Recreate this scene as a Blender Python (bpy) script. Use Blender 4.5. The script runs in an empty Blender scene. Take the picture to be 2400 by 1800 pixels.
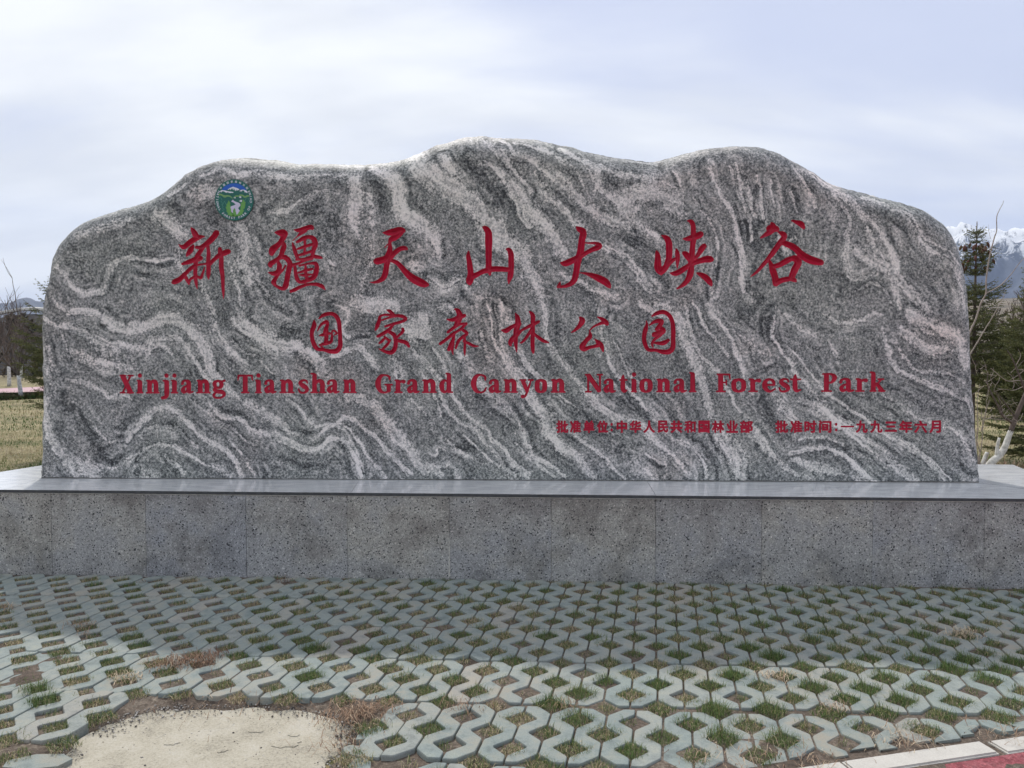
import bpy, math, random
import numpy as np
from mathutils import Vector, Matrix, noise as mnoise
from mathutils.geometry import delaunay_2d_cdt, interpolate_bezier

random.seed(7)
rng = np.random.default_rng(11)
sc = bpy.context.scene
col = sc.collection

# ------------------------------------------------------------------ camera
F, PITCH, EYE = 1740.0, math.atan((900 - 836) / 1740.0), 1.6      # focal length in photo pixels (2400 wide)
cam_d = bpy.data.cameras.new('camera')
cam = bpy.data.objects.new('camera', cam_d)
col.objects.link(cam)
cam.location = (0, 0, EYE)
cam.rotation_euler = (math.pi / 2 - PITCH, 0, 0)
cam_d.sensor_width = 36
cam_d.lens = 36 * F / 2400
cam_d.clip_start = 0.05
cam_d.clip_end = 60000
sc.camera = cam

# ------------------------------------------------------------------ sun, sky, exposure
SHX, SHT = 0.34, 1.52                                               # shadow drift to the right, height over reach
SUN_EL = math.atan(SHT / math.hypot(1, SHX))
sun_d = bpy.data.lights.new('sun', 'SUN')
sun_d.energy = 2.0
sun_d.angle = math.radians(1.6)
sun_d.color = (1.0, 0.95, 0.88)
sun = bpy.data.objects.new('sun', sun_d)
col.objects.link(sun)
sun.rotation_euler = Vector((SHX, -1, -SHT)).to_track_quat('-Z', 'Y').to_euler()

world = bpy.data.worlds.new('World')
sc.world = world
world.use_nodes = True
wn, wl = world.node_tree.nodes, world.node_tree.links
wn.clear()
SKY_STR = 0.12
wo = wn.new('ShaderNodeOutputWorld'); bg = wn.new('ShaderNodeBackground')
sky = wn.new('ShaderNodeTexSky'); sky.sky_type = 'NISHITA'; sky.sun_disc = False
sky.sun_elevation = SUN_EL; sky.sun_rotation = -math.atan(SHX)
sky.altitude = 1200; sky.air_density = 1.0; sky.dust_density = 2.0
tc = wn.new('ShaderNodeTexCoord')
sep = wn.new('ShaderNodeSeparateXYZ'); wl.new(tc.outputs['Generated'], sep.inputs[0])
# project the direction on a cloud deck so streaks lie in a layer
den = wn.new('ShaderNodeMath'); den.operation = 'ADD'; den.inputs[1].default_value = 0.35; wl.new(sep.outputs['Z'], den.inputs[0])
dmx = wn.new('ShaderNodeMath'); dmx.operation = 'MAXIMUM'; dmx.inputs[1].default_value = 0.12; wl.new(den.outputs[0], dmx.inputs[0])
dx_ = wn.new('ShaderNodeMath'); dx_.operation = 'DIVIDE'; wl.new(sep.outputs['X'], dx_.inputs[0]); wl.new(dmx.outputs[0], dx_.inputs[1])
dy_ = wn.new('ShaderNodeMath'); dy_.operation = 'DIVIDE'; wl.new(sep.outputs['Y'], dy_.inputs[0]); wl.new(dmx.outputs[0], dy_.inputs[1])
cmb = wn.new('ShaderNodeCombineXYZ'); wl.new(dx_.outputs[0], cmb.inputs[0]); wl.new(dy_.outputs[0], cmb.inputs[1])
mp = wn.new('ShaderNodeMapping'); mp.inputs['Rotation'].default_value = (0, 0, math.radians(22)); mp.inputs['Scale'].default_value = (0.8, 1.9, 1)
mp.inputs['Location'].default_value = (2.3, 0.7, 0)
wl.new(cmb.outputs[0], mp.inputs[0])
cn = wn.new('ShaderNodeTexNoise'); cn.inputs['Scale'].default_value = 1.35; cn.inputs['Detail'].default_value = 6; cn.inputs['Roughness'].default_value = 0.5; cn.inputs['Distortion'].default_value = 0.35
wl.new(mp.outputs[0], cn.inputs['Vector'])
# thicker veil on the left, thinner on the right as the weather lies
bias = wn.new('ShaderNodeMath'); bias.operation = 'MULTIPLY_ADD'; bias.inputs[1].default_value = -0.22; bias.inputs[2].default_value = 0.0
wl.new(sep.outputs['X'], bias.inputs[0])
addb = wn.new('ShaderNodeMath'); addb.operation = 'ADD'; wl.new(cn.outputs[0], addb.inputs[0]); wl.new(bias.outputs[0], addb.inputs[1])
cr = wn.new('ShaderNodeMapRange'); cr.interpolation_type = 'SMOOTHSTEP'
cr.inputs['From Min'].default_value = 0.30; cr.inputs['From Max'].default_value = 0.62
cr.inputs['To Min'].default_value = 0.15; cr.inputs['To Max'].default_value = 0.98
wl.new(addb.outputs[0], cr.inputs['Value'])
# blue between the clouds (thin high veil over the clear sky)
veil = wn.new('ShaderNodeMixRGB'); veil.inputs[0].default_value = 0.88
k = 1 / SKY_STR
veil.inputs[2].default_value = (0.44 * k, 0.475 * k, 0.61 * k, 1)
wl.new(sky.outputs[0], veil.inputs[1])
cn2 = wn.new('ShaderNodeTexNoise'); cn2.inputs['Scale'].default_value = 2.6; cn2.inputs['Detail'].default_value = 5
wl.new(mp.outputs[0], cn2.inputs['Vector'])
ccol = wn.new('ShaderNodeMixRGB')
ccol.inputs[1].default_value = (0.615 * k, 0.635 * k, 0.665 * k, 1)
ccol.inputs[2].default_value = (0.735 * k, 0.75 * k, 0.76 * k, 1)
cc2 = wn.new('ShaderNodeMapRange'); cc2.inputs['From Min'].default_value = 0.36; cc2.inputs['From Max'].default_value = 0.60
wl.new(cn2.outputs[0], cc2.inputs['Value']); wl.new(cc2.outputs[0], ccol.inputs[0])
mx = wn.new('ShaderNodeMixRGB'); wl.new(cr.outputs[0], mx.inputs[0]); wl.new(veil.outputs[0], mx.inputs[1]); wl.new(ccol.outputs[0], mx.inputs[2])
wl.new(mx.outputs[0], bg.inputs[0]); bg.inputs[1].default_value = SKY_STR
wl.new(bg.outputs[0], wo.inputs[0])

sc.view_settings.view_transform = 'Standard'
sc.view_settings.look = 'None'
sc.view_settings.exposure = 0.62
sc.view_settings.gamma = 1.0
sc.view_settings.use_curve_mapping = False

# ------------------------------------------------------------------ helpers
def ray(x, y):
    dx, dy = (x - 1200) / F, -(y - 900) / F
    return (dx, math.cos(PITCH) + dy * math.sin(PITCH), -math.sin(PITCH) + dy * math.cos(PITCH))
def on_z(x, y, z=0.0):
    d = ray(x, y); t = (z - EYE) / d[2]
    return (d[0] * t, d[1] * t)
def at_y(x, y, Y):
    d = ray(x, y); t = Y / d[1]
    return Vector((d[0] * t, Y, EYE + d[2] * t))
def project(P):
    P = np.asarray(P, float)
    X, Y, Z = P[:, 0], P[:, 1], P[:, 2] - EYE
    fw = Y * math.cos(PITCH) - Z * math.sin(PITCH)
    up = Y * math.sin(PITCH) + Z * math.cos(PITCH)
    return np.c_[1200 + F * X / fw, 900 - F * up / fw]

def mesh_np(name, V, Fc, mat=None, parent=None, smooth=False, link=True):
    me = bpy.data.meshes.new(name)
    if isinstance(Fc, np.ndarray):
        V = np.asarray(V, np.float32); n = Fc.shape[1]
        me.vertices.add(len(V)); me.vertices.foreach_set('co', V.ravel())
        me.loops.add(Fc.size); me.loops.foreach_set('vertex_index', Fc.astype(np.int32).ravel())
        me.polygons.add(len(Fc))
        me.polygons.foreach_set('loop_start', np.arange(0, Fc.size, n, dtype=np.int32))
        me.polygons.foreach_set('loop_total', np.full(len(Fc), n, np.int32))
        me.update(calc_edges=True)
    else:
        me.from_pydata([tuple(v) for v in V], [], Fc); me.update()
    if smooth: me.polygons.foreach_set('use_smooth', np.ones(len(me.polygons), bool))
    for m in (mat if isinstance(mat, (list, tuple)) else [mat]):
        if m: me.materials.append(m)
    if not link: return me
    return obj_of(name, me, parent)
def obj_of(name, me, parent=None, loc=None):
    o = bpy.data.objects.new(name, me); col.objects.link(o)
    if parent: o.parent = parent
    if loc is not None: o.location = loc
    return o
def empty(name, loc=(0, 0, 0)):
    o = bpy.data.objects.new(name, None); col.objects.link(o); o.location = loc; o.empty_display_size = 0.2
    return o
def tag(o, label=None, cat=None, group=None, kind=None):
    if label: o['label'] = label
    if cat: o['category'] = cat
    if group: o['group'] = group
    if kind: o['kind'] = kind
    return o

class MB:
    def __init__(s): s.v = []; s.f = []
    def add(s, V, Fc):
        b = len(s.v); s.v += [tuple(v) for v in V]; s.f += [tuple(i + b for i in f) for f in Fc]
    def tube(s, pts, rad, n=6, cap=True):
        pts = [Vector(p) for p in pts]; b = len(s.v); up = None
        for i, p in enumerate(pts):
            d = (pts[min(i + 1, len(pts) - 1)] - pts[max(i - 1, 0)])
            if d.length < 1e-9: d = Vector((0, 0, 1))
            d.normalize()
            if up is None: up = d.orthogonal().normalized()
            up = (up - d * up.dot(d))
            up = up.normalized() if up.length > 1e-6 else d.orthogonal().normalized()
            w = d.cross(up)
            for k in range(n):
                a = 2 * math.pi * k / n
                s.v.append(tuple(p + (up * math.cos(a) + w * math.sin(a)) * rad[i]))
        for i in range(len(pts) - 1):
            for k in range(n):
                k2 = (k + 1) % n
                s.f.append((b + i * n + k, b + i * n + k2, b + (i + 1) * n + k2, b + (i + 1) * n + k))
        if cap:
            s.f.append(tuple(b + k for k in range(n))[::-1]); s.f.append(tuple(b + (len(pts) - 1) * n + k for k in range(n)))
    def prism(s, poly, z0, z1):
        poly = [tuple(p) for p in poly]
        if sum(poly[i][0] * poly[(i + 1) % len(poly)][1] - poly[(i + 1) % len(poly)][0] * poly[i][1] for i in range(len(poly))) < 0: poly = poly[::-1]
        n = len(poly); b = len(s.v)
        s.v += [(p[0], p[1], z0) for p in poly] + [(p[0], p[1], z1) for p in poly]
        s.f.append(tuple(range(b + n, b + 2 * n))); s.f.append(tuple(range(b, b + n))[::-1])
        for i in range(n):
            j = (i + 1) % n; s.f.append((b + i, b + j, b + n + j, b + n + i))
    def build(s, name, mat, parent=None, smooth=False): return mesh_np(name, s.v, s.f, mat, parent, smooth)

# value noise on arrays
def vnoise(x, y, seed=0):
    r = np.random.default_rng(seed).random((256, 256))
    xi = np.floor(x).astype(int); yi = np.floor(y).astype(int); fx = x - xi; fy = y - yi
    fx = fx * fx * (3 - 2 * fx); fy = fy * fy * (3 - 2 * fy)
    a = r[xi % 256, yi % 256]; b = r[(xi + 1) % 256, yi % 256]; c = r[xi % 256, (yi + 1) % 256]; d = r[(xi + 1) % 256, (yi + 1) % 256]
    return (a * (1 - fx) + b * fx) * (1 - fy) + (c * (1 - fx) + d * fx) * fy
def fbm(x, y, seed=0, octv=4, gain=0.5):
    s = 0; a = 1; t = 0
    for i in range(octv):
        s = s + a * vnoise(x * 2 ** i, y * 2 ** i, seed + i); t += a; a *= gain
    return s / t

# ------------------------------------------------------------------ materials
def new_mat(name):
    m = bpy.data.materials.new(name); m.use_nodes = True
    nt = m.node_tree; b = nt.nodes['Principled BSDF']
    return m, nt.nodes, nt.links, b
def N(nodes, t, **kw):
    n = nodes.new(t)
    for k_, v in kw.items():
        if k_ in n.inputs.keys(): n.inputs[k_].default_value = v
        else: setattr(n, k_, v)
    return n
def noise_n(nodes, links, scale, detail=4, rough=0.55, vec=None, dist=0.0):
    n = N(nodes, 'ShaderNodeTexNoise', Scale=scale, Detail=detail, Roughness=rough, Distortion=dist)
    if vec: links.new(vec, n.inputs['Vector'])
    return n
def ramp(nodes, links, src, stops):
    r = nodes.new('ShaderNodeValToRGB'); links.new(src, r.inputs[0])
    while len(r.color_ramp.elements) < len(stops): r.color_ramp.elements.new(0.5)
    for e, (p, c) in zip(r.color_ramp.elements, stops):
        e.position = p; e.color = (c, c, c, 1) if isinstance(c, (int, float)) else (*c, 1)
    return r
def mix(nodes, links, fac, a, b, mode='MIX'):
    m = nodes.new('ShaderNodeMixRGB'); m.blend_type = mode
    for i, s in enumerate((fac, a, b)):
        if isinstance(s, (int, float)): m.inputs[i].default_value = s
        elif isinstance(s, tuple): m.inputs[i].default_value = (*s, 1)
        else: links.new(s, m.inputs[i])
    return m
def math_n(nodes, links, op, a, b=None, c=None):
    m = nodes.new('ShaderNodeMath'); m.operation = op
    for i, s in enumerate((a, b, c)):
        if s is None: continue
        if isinstance(s, (int, float)): m.inputs[i].default_value = s
        else: links.new(s, m.inputs[i])
    return m.outputs[0]
def bump(nodes, links, b, h, strength=0.4, dist=0.01):
    n = N(nodes, 'ShaderNodeBump', Strength=strength, Distance=dist); links.new(h, n.inputs['Height']); links.new(n.outputs[0], b.inputs['Normal'])
def geo_pos(nodes): return nodes.new('ShaderNodeNewGeometry').outputs['Position']

# gneiss of the boulder
M_rock, n_, l_, b_ = new_mat('veined_gneiss')
pos = geo_pos(n_)
va = n_.new('ShaderNodeAttribute'); va.attribute_name = 'vein'
vd = n_.new('ShaderNodeAttribute'); vd.attribute_name = 'vdist'
g1 = noise_n(n_, l_, 62, 6, 0.8, pos)                   # grain about a centimetre
g2 = noise_n(n_, l_, 21, 5, 0.7, pos)
g3 = noise_n(n_, l_, 3.0, 4, 0.6, pos, 0.6)
vor = N(n_, 'ShaderNodeTexVoronoi', Scale=85.0); l_.new(pos, vor.inputs['Vector'])
g1v = N(n_, 'ShaderNodeMapRange'); g1v.inputs['From Min'].default_value = 0.36; g1v.inputs['From Max'].default_value = 0.64; g1v.clamp = False; l_.new(g1.outputs[0], g1v.inputs['Value'])
g2v = N(n_, 'ShaderNodeMapRange'); g2v.inputs['From Min'].default_value = 0.34; g2v.inputs['From Max'].default_value = 0.66; g2v.clamp = False; l_.new(g2.outputs[0], g2v.inputs['Value'])
# streaks running parallel to the traced veins
def streak(freq, wobble, drift):
    a = math_n(n_, l_, 'MULTIPLY', vd.outputs['Fac'], freq)
    a = math_n(n_, l_, 'MULTIPLY_ADD', g2.outputs[0], wobble, a)
    a = math_n(n_, l_, 'MULTIPLY_ADD', g3.outputs[0], drift, a)
    c = n_.new('ShaderNodeCombineXYZ'); l_.new(a, c.inputs[0]); l_.new(math_n(n_, l_, 'MULTIPLY', g3.outputs[0], 3.0), c.inputs[1])
    return noise_n(n_, l_, 1.0, 4, 0.65, c.outputs[0]).outputs[0]
# long folded streaks everywhere, running down to the right
wv = n_.new('ShaderNodeVectorMath'); wv.operation = 'MULTIPLY_ADD'; wn3 = noise_n(n_, l_, 1.6, 3, 0.5, pos)
l_.new(wn3.outputs['Color'], wv.inputs[0]); wv.inputs[1].default_value = (0.8, 0.1, 0.8); l_.new(pos, wv.inputs[2])
mpf = N(n_, 'ShaderNodeMapping'); mpf.inputs['Rotation'].default_value = (0, math.radians(-57), 0); l_.new(wv.outputs[0], mpf.inputs[0])
mpf2 = N(n_, 'ShaderNodeMapping'); mpf2.inputs['Scale'].default_value = (1.6, 4, 15); l_.new(mpf.outputs[0], mpf2.inputs[0])
ff = noise_n(n_, l_, 1.0, 7, 0.72, mpf2.outputs[0]).outputs[0]
st0 = math_n(n_, l_, 'ADD', math_n(n_, l_, 'MULTIPLY', streak(38, 1.8, 5), 0.30), math_n(n_, l_, 'MULTIPLY', streak(110, 3.2, 9), 0.30))
st = math_n(n_, l_, 'MULTIPLY_ADD', ff, 0.40, st0)
stv = N(n_, 'ShaderNodeMapRange'); stv.inputs['From Min'].default_value = 0.36; stv.inputs['From Max'].default_value = 0.64; stv.clamp = False; l_.new(st, stv.inputs['Value'])
# traced vein amount, hardened, its rim broken up by the crystals
vh = math_n(n_, l_, 'MULTIPLY_ADD', g1v.outputs[0], 0.34, math_n(n_, l_, 'SUBTRACT', va.outputs['Fac'], 0.34))
vh = math_n(n_, l_, 'MULTIPLY_ADD', g2v.outputs[0], 0.34, vh)
vh = math_n(n_, l_, 'MULTIPLY_ADD', stv.outputs[0], 0.26, vh)
vs = N(n_, 'ShaderNodeMapRange', interpolation_type='SMOOTHSTEP'); vs.inputs['From Min'].default_value = 0.34; vs.inputs['From Max'].default_value = 0.80; l_.new(vh, vs.inputs['Value'])
vb = n_.new('ShaderNodeAttribute'); vb.attribute_name = 'band'
vq = math_n(n_, l_, 'MULTIPLY_ADD', g1v.outputs[0], -0.30, math_n(n_, l_, 'MULTIPLY_ADD', va.outputs['Fac'], -1.0, 0.28))
vq = math_n(n_, l_, 'MULTIPLY_ADD', g2v.outputs[0], -0.34, vq)
vns = N(n_, 'ShaderNodeMapRange', interpolation_type='SMOOTHSTEP'); vns.inputs['From Min'].default_value = 0.15; vns.inputs['From Max'].default_value = 0.75; l_.new(vq, vns.inputs['Value'])
vneg = math_n(n_, l_, 'MULTIPLY_ADD', vb.outputs['Fac'], 0.215, math_n(n_, l_, 'MULTIPLY', vns.outputs[0], -0.13))
t0 = math_n(n_, l_, 'MULTIPLY_ADD', g1v.outputs[0], 0.50, -0.022)
t1 = math_n(n_, l_, 'MULTIPLY_ADD', g2v.outputs[0], 0.12, t0)
t2 = math_n(n_, l_, 'MULTIPLY_ADD', stv.outputs[0], 0.20, t1)
t3 = math_n(n_, l_, 'MULTIPLY_ADD', vs.outputs[0], 0.235, math_n(n_, l_, 'ADD', t2, vneg))
tone = ramp(n_, l_, t3, [(0.11, (0.016, 0.018, 0.022)), (0.28, (0.115, 0.122, 0.123)), (0.42, (0.27, 0.276, 0.265)), (0.57, (0.49, 0.475, 0.455)), (0.75, (0.84, 0.79, 0.75))])
tintn = noise_n(n_, l_, 1.3, 3, 0.5, pos)
tint = ramp(n_, l_, tintn.outputs[0], [(0.35, (0.97, 1.0, 0.985)), (0.55, (1.0, 1.0, 1.03)), (0.70, (1.05, 0.985, 0.975))])
c1 = mix(n_, l_, 1.0, tone.outputs[0], tint.outputs[0], 'MULTIPLY')
spk = ramp(n_, l_, vor.outputs['Color'], [(0.0, 0.30), (0.14, 0.85), (0.2, 1.0), (0.8, 1.0), (1.0, 1.35)])
c2 = mix(n_, l_, 0.8, c1.outputs[0], spk.outputs[0], 'MULTIPLY')
l_.new(c2.outputs[0], b_.inputs['Base Color']); b_.inputs['Roughness'].default_value = 0.62
bump(n_, l_, b_, g1.outputs[0], 0.45, 0.006)

def plain(name, colr, rough=0.6, nscale=0, amount=0.3, bstr=0.0, spec=0.5):
    m, nn, ll, bb = new_mat(name)
    bb.inputs['Roughness'].default_value = rough
    bb.inputs['Specular IOR Level'].default_value = spec
    if nscale:
        n = noise_n(nn, ll, nscale, 5, 0.6, geo_pos(nn))
        r = ramp(nn, ll, n.outputs[0], [(0.3, tuple(c * (1 - amount) for c in colr)), (0.7, tuple(min(1, c * (1 + amount)) for c in colr))])
        ll.new(r.outputs[0], bb.inputs['Base Color'])
        if bstr: bump(nn, ll, bb, n.outputs[0], bstr, 0.01)
    else: bb.inputs['Base Color'].default_value = (*colr, 1)
    return m
M_red = plain('carved_red_paint', (0.42, 0.005, 0.034), 0.42, 25, 0.18, 0.08, 0.35)

# plinth granite
M_gran, n_, l_, b_ = new_mat('speckled_granite')
tcn = n_.new('ShaderNodeTexCoord'); pos = geo_pos(n_); oi = n_.new('ShaderNodeObjectInfo')
vor1 = N(n_, 'ShaderNodeTexVoronoi', Scale=120.0); l_.new(pos, vor1.inputs['Vector'])
nz = noise_n(n_, l_, 160, 4, 0.7, pos)
base = ramp(n_, l_, vor1.outputs['Color'], [(0.0, (0.02, 0.022, 0.028)), (0.14, (0.035, 0.037, 0.045)), (0.20, (0.24, 0.245, 0.247)), (0.72, (0.35, 0.357, 0.357)), (0.90, (0.48, 0.485, 0.48)), (0.97, (0.66, 0.66, 0.655))])
b1 = mix(n_, l_, 0.55, base.outputs[0], ramp(n_, l_, nz.outputs[0], [(0.3, 0.45), (0.7, 1.5)]).outputs[0], 'MULTIPLY')
sp = n_.new('ShaderNodeSeparateXYZ'); l_.new(pos, sp.inputs[0])
stn = noise_n(n_, l_, 2.4, 5, 0.65, pos)
stain = ramp(n_, l_, math_n(n_, l_, 'MULTIPLY_ADD', sp.outputs['Z'], 0.28, stn.outputs[0]), [(0.52, (1, 1, 1)), (0.62, (1.10, 1.07, 1.0)), (0.78, (0.55, 0.50, 0.46))])
b2 = mix(n_, l_, 0.8, b1.outputs[0], stain.outputs[0], 'MULTIPLY')
stn2 = noise_n(n_, l_, 3.1, 4, 0.6, pos)
low = ramp(n_, l_, math_n(n_, l_, 'MULTIPLY_ADD', sp.outputs['Z'], -0.35, stn2.outputs[0]), [(0.44, 1.0), (0.58, 0.50)])
b3 = mix(n_, l_, 0.7, b2.outputs[0], low.outputs[0], 'MULTIPLY')
ot = ramp(n_, l_, oi.outputs['Random'], [(0.0, (0.92, 0.93, 0.98)), (1.0, (1.09, 1.07, 1.03))])
b4 = mix(n_, l_, 1.0, b3.outputs[0], ot.outputs[0], 'MULTIPLY')
l_.new(b4.outputs[0], b_.inputs['Base Color']); b_.inputs['Roughness'].default_value = 0.55
bump(n_, l_, b_, nz.outputs[0], 0.2, 0.003)

# polished capping stone
M_cap, n_, l_, b_ = new_mat('polished_granite')
pos = geo_pos(n_); oi = n_.new('ShaderNodeObjectInfo')
mpg = N(n_, 'ShaderNodeMapping'); mpg.inputs['Scale'].default_value = (2, 9, 4); l_.new(pos, mpg.inputs[0])
nz = noise_n(n_, l_, 3.0, 6, 0.65, mpg.outputs[0], 0.4)
nf = noise_n(n_, l_, 140, 3, 0.7, pos)
r1 = ramp(n_, l_, nz.outputs[0], [(0.3, (0.52, 0.535, 0.55)), (0.7, (0.74, 0.75, 0.76))])
r2 = mix(n_, l_, 0.5, r1.outputs[0], ramp(n_, l_, nf.outputs[0], [(0.3, 0.6), (0.7, 1.35)]).outputs[0], 'MULTIPLY')
ot = ramp(n_, l_, oi.outputs['Random'], [(0.0, 0.92), (1.0, 1.08)])
r3 = mix(n_, l_, 1.0, r2.outputs[0], ot.outputs[0], 'MULTIPLY')
l_.new(r3.outputs[0], b_.inputs['Base Color'])
b_.inputs['Specular IOR Level'].default_value = 1.0
dust = ramp(n_, l_, nz.outputs[0], [(0.3, 0.07), (0.75, 0.2)]); l_.new(dust.outputs[0], b_.inputs['Roughness'])
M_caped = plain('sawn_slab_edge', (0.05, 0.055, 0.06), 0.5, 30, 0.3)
M_mortar = plain('pale_mortar', (0.48, 0.47, 0.43), 0.9, 60, 0.25, 0.2)

# paving block concrete
M_block, n_, l_, b_ = new_mat('paver_concrete')
pos = geo_pos(n_); oi = n_.new('ShaderNodeObjectInfo')
bc = ramp(n_, l_, oi.outputs['Random'], [(0.0, (0.215, 0.255, 0.243)), (0.5, (0.24, 0.275, 0.260)), (0.9, (0.262, 0.285, 0.265)), (1.0, (0.29, 0.285, 0.258))])
nb = noise_n(n_, l_, 9, 6, 0.7, pos); nb2 = noise_n(n_, l_, 170, 4, 0.7, pos); nb3 = noise_n(n_, l_, 1.1, 3, 0.6, pos)
m1 = mix(n_, l_, 1.0, bc.outputs[0], ramp(n_, l_, nb.outputs[0], [(0.25, (0.55, 0.56, 0.57)), (0.48, (0.98, 0.99, 1)), (0.75, (1.28, 1.2, 1.08))]).outputs[0], 'MULTIPLY')
m2 = mix(n_, l_, 0.6, m1.outputs[0], ramp(n_, l_, nb2.outputs[0], [(0.3, 0.72), (0.7, 1.25)]).outputs[0], 'MULTIPLY')
dirt = ramp(n_, l_, nb3.outputs[0], [(0.42, 0.0), (0.66, 0.75)])
dirtm = math_n(n_, l_, 'MULTIPLY', dirt.outputs[0], ramp(n_, l_, nb.outputs[0], [(0.42, 0.0), (0.62, 1.0)]).outputs[0])
m3 = mix(n_, l_, dirtm, m2.outputs[0], (0.30, 0.26, 0.21))
vsp = N(n_, 'ShaderNodeTexVoronoi', Scale=55.0); l_.new(pos, vsp.inputs['Vector'])
wsp = ramp(n_, l_, vsp.outputs['Distance'], [(0.05, 1.0), (0.09, 0.0)])
wpk = math_n(n_, l_, 'MULTIPLY', wsp.outputs[0], ramp(n_, l_, vsp.outputs['Color'], [(0.86, 0.0), (0.9, 0.7)]).outputs[0])
m4 = mix(n_, l_, wpk, m3.outputs[0], (0.62, 0.62, 0.60))
l_.new(m4.outputs[0], b_.inputs['Base Color']); b_.inputs['Roughness'].default_value = 0.85
bump(n_, l_, b_, nb2.outputs[0], 0.45, 0.004)

def ground_mat(name, stops, s1, s2, bs=0.6, bd=0.02, stones=True):
    m, nn, ll, bb = new_mat(name); p = geo_pos(nn)
    a = noise_n(nn, ll, s1, 7, 0.7, p); c = noise_n(nn, ll, s2, 5, 0.75, p)
    mxv = math_n(nn, ll, 'MULTIPLY_ADD', c.outputs[0], 0.5, math_n(nn, ll, 'MULTIPLY', a.outputs[0], 0.5))
    r = ramp(nn, ll, mxv, stops)
    out = r.outputs[0]
    if stones:
        v = N(nn, 'ShaderNodeTexVoronoi', Scale=70.0); ll.new(p, v.inputs['Vector'])
        out = mix(nn, ll, 0.6, out, ramp(nn, ll, v.outputs['Color'], [(0.1, 0.55), (0.5, 1.0), (0.95, 1.5)]).outputs[0], 'MULTIPLY').outputs[0]
    ll.new(out, bb.inputs['Base Color']); bb.inputs['Roughness'].default_value = 0.95
    bump(nn, ll, bb, c.outputs[0], bs, bd)
    return m
M_soil = ground_mat('dry_soil', [(0.34, (0.06, 0.042, 0.032)), (0.5, (0.115, 0.088, 0.068)), (0.68, (0.28, 0.235, 0.185))], 3.0, 60)
M_gravel = ground_mat('grey_gravel', [(0.34, (0.10, 0.095, 0.09)), (0.5, (0.25, 0.235, 0.215)), (0.66, (0.42, 0.40, 0.36))], 5.0, 90)
M_cream = ground_mat('old_cream_concrete', [(0.36, (0.20, 0.185, 0.155)), (0.44, (0.36, 0.33, 0.265)), (0.50, (0.45, 0.415, 0.33)), (0.62, (0.53, 0.50, 0.43))], 4.0, 95, 0.7, 0.010, False)
M_kerb = ground_mat('kerb_concrete', [(0.3, (0.36, 0.34, 0.31)), (0.5, (0.50, 0.48, 0.44)), (0.7, (0.60, 0.58, 0.54))], 6.0, 140, 0.3, 0.004, False)
M_redas = ground_mat('red_asphalt', [(0.34, (0.14, 0.018, 0.03)), (0.5, (0.33, 0.085, 0.10)), (0.68, (0.50, 0.21, 0.22))], 12.0, 130, 0.9, 0.012)
M_lawn = ground_mat('spring_lawn', [(0.34, (0.055, 0.062, 0.022)), (0.46, (0.14, 0.125, 0.055)), (0.56, (0.30, 0.245, 0.13)), (0.68, (0.40, 0.34, 0.21))], 0.9, 14, 0.8, 0.06, False)

def rand_mat(name, stops, rough=0.8, trans=0.0):
    m, nn, ll, bb = new_mat(name)
    at = nn.new('ShaderNodeAttribute'); at.attribute_name = 'tone'
    r = ramp(nn, ll, at.outputs['Fac'], stops)
    ll.new(r.outputs[0], bb.inputs['Base Color']); bb.inputs['Roughness'].default_value = rough
    bb.inputs['Specular IOR Level'].default_value = 0.25
    return m
M_grass = rand_mat('grass_blades', [(0.0, (0.055, 0.105, 0.025)), (0.35, (0.10, 0.155, 0.045)), (0.55, (0.19, 0.19, 0.07)), (0.72, (0.38, 0.31, 0.17)), (0.9, (0.50, 0.42, 0.29)), (1.0, (0.22, 0.13, 0.085))])
M_straw = rand_mat('dead_straw', [(0.0, (0.13, 0.075, 0.05)), (0.5, (0.28, 0.18, 0.12)), (1.0, (0.55, 0.45, 0.32))])
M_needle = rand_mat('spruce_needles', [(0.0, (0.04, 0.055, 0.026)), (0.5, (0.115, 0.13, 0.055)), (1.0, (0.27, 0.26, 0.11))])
M_cone = plain('spruce_cone', (0.095, 0.035, 0.022), 0.7, 60, 0.4)
M_bark = plain('grey_bark', (0.12, 0.095, 0.08), 0.85, 30, 0.4, 0.4)
M_twig = plain('pale_twig', (0.30, 0.25, 0.22), 0.8, 20, 0.35)
M_twigd = plain('dark_twig', (0.10, 0.075, 0.065), 0.8, 20, 0.35)
M_lime = plain('limewash', (0.55, 0.54, 0.51), 0.9, 14, 0.45, 0.5)

# ------------------------------------------------------------------ terrain, path, mountains
def terrain_h(X, Y):
    R = np.hypot(X, Y); az = np.degrees(np.arctan2(X, Y))
    far = np.clip((R - 55) / 1400, 0, 1)
    right = np.clip((az + 10) / 30, 0, 1)
    h = 96 * far ** 1.05 * (0.55 + 0.45 * right) * (Y > 0)
    h = h + (fbm(X / 130 + 9, Y / 130 + 3, 5) - 0.5) * np.clip((R - 70) / 250, 0, 1) * 16
    h = h + np.clip((R - 1500) / 4000, 0, 1) * 160
    return h
rr = np.r_[np.linspace(2.0, 60, 50), np.geomspace(63, 9500, 90)]
aa = np.radians(np.linspace(-180, 180, 241))
Rg, Ag = np.meshgrid(rr, aa, indexing='ij')
X, Y = Rg * np.sin(Ag), Rg * np.cos(Ag)
Z = terrain_h(X, Y) - 0.05 * np.clip((20 - Rg) / 10, 0, 1)
V = np.c_[X.ravel(), Y.ravel(), Z.ravel()]
na = len(aa); idx = np.arange(len(rr) * na).reshape(len(rr), na)
Q = np.c_[idx[:-1, :-1].ravel(), idx[1:, :-1].ravel(), idx[1:, 1:].ravel(), idx[:-1, 1:].ravel()]
V = np.vstack([V, [[0, 0, -0.05]]])
m_far, n_, l_, b_ = new_mat('steppe_ground')
pos = geo_pos(n_)
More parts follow.
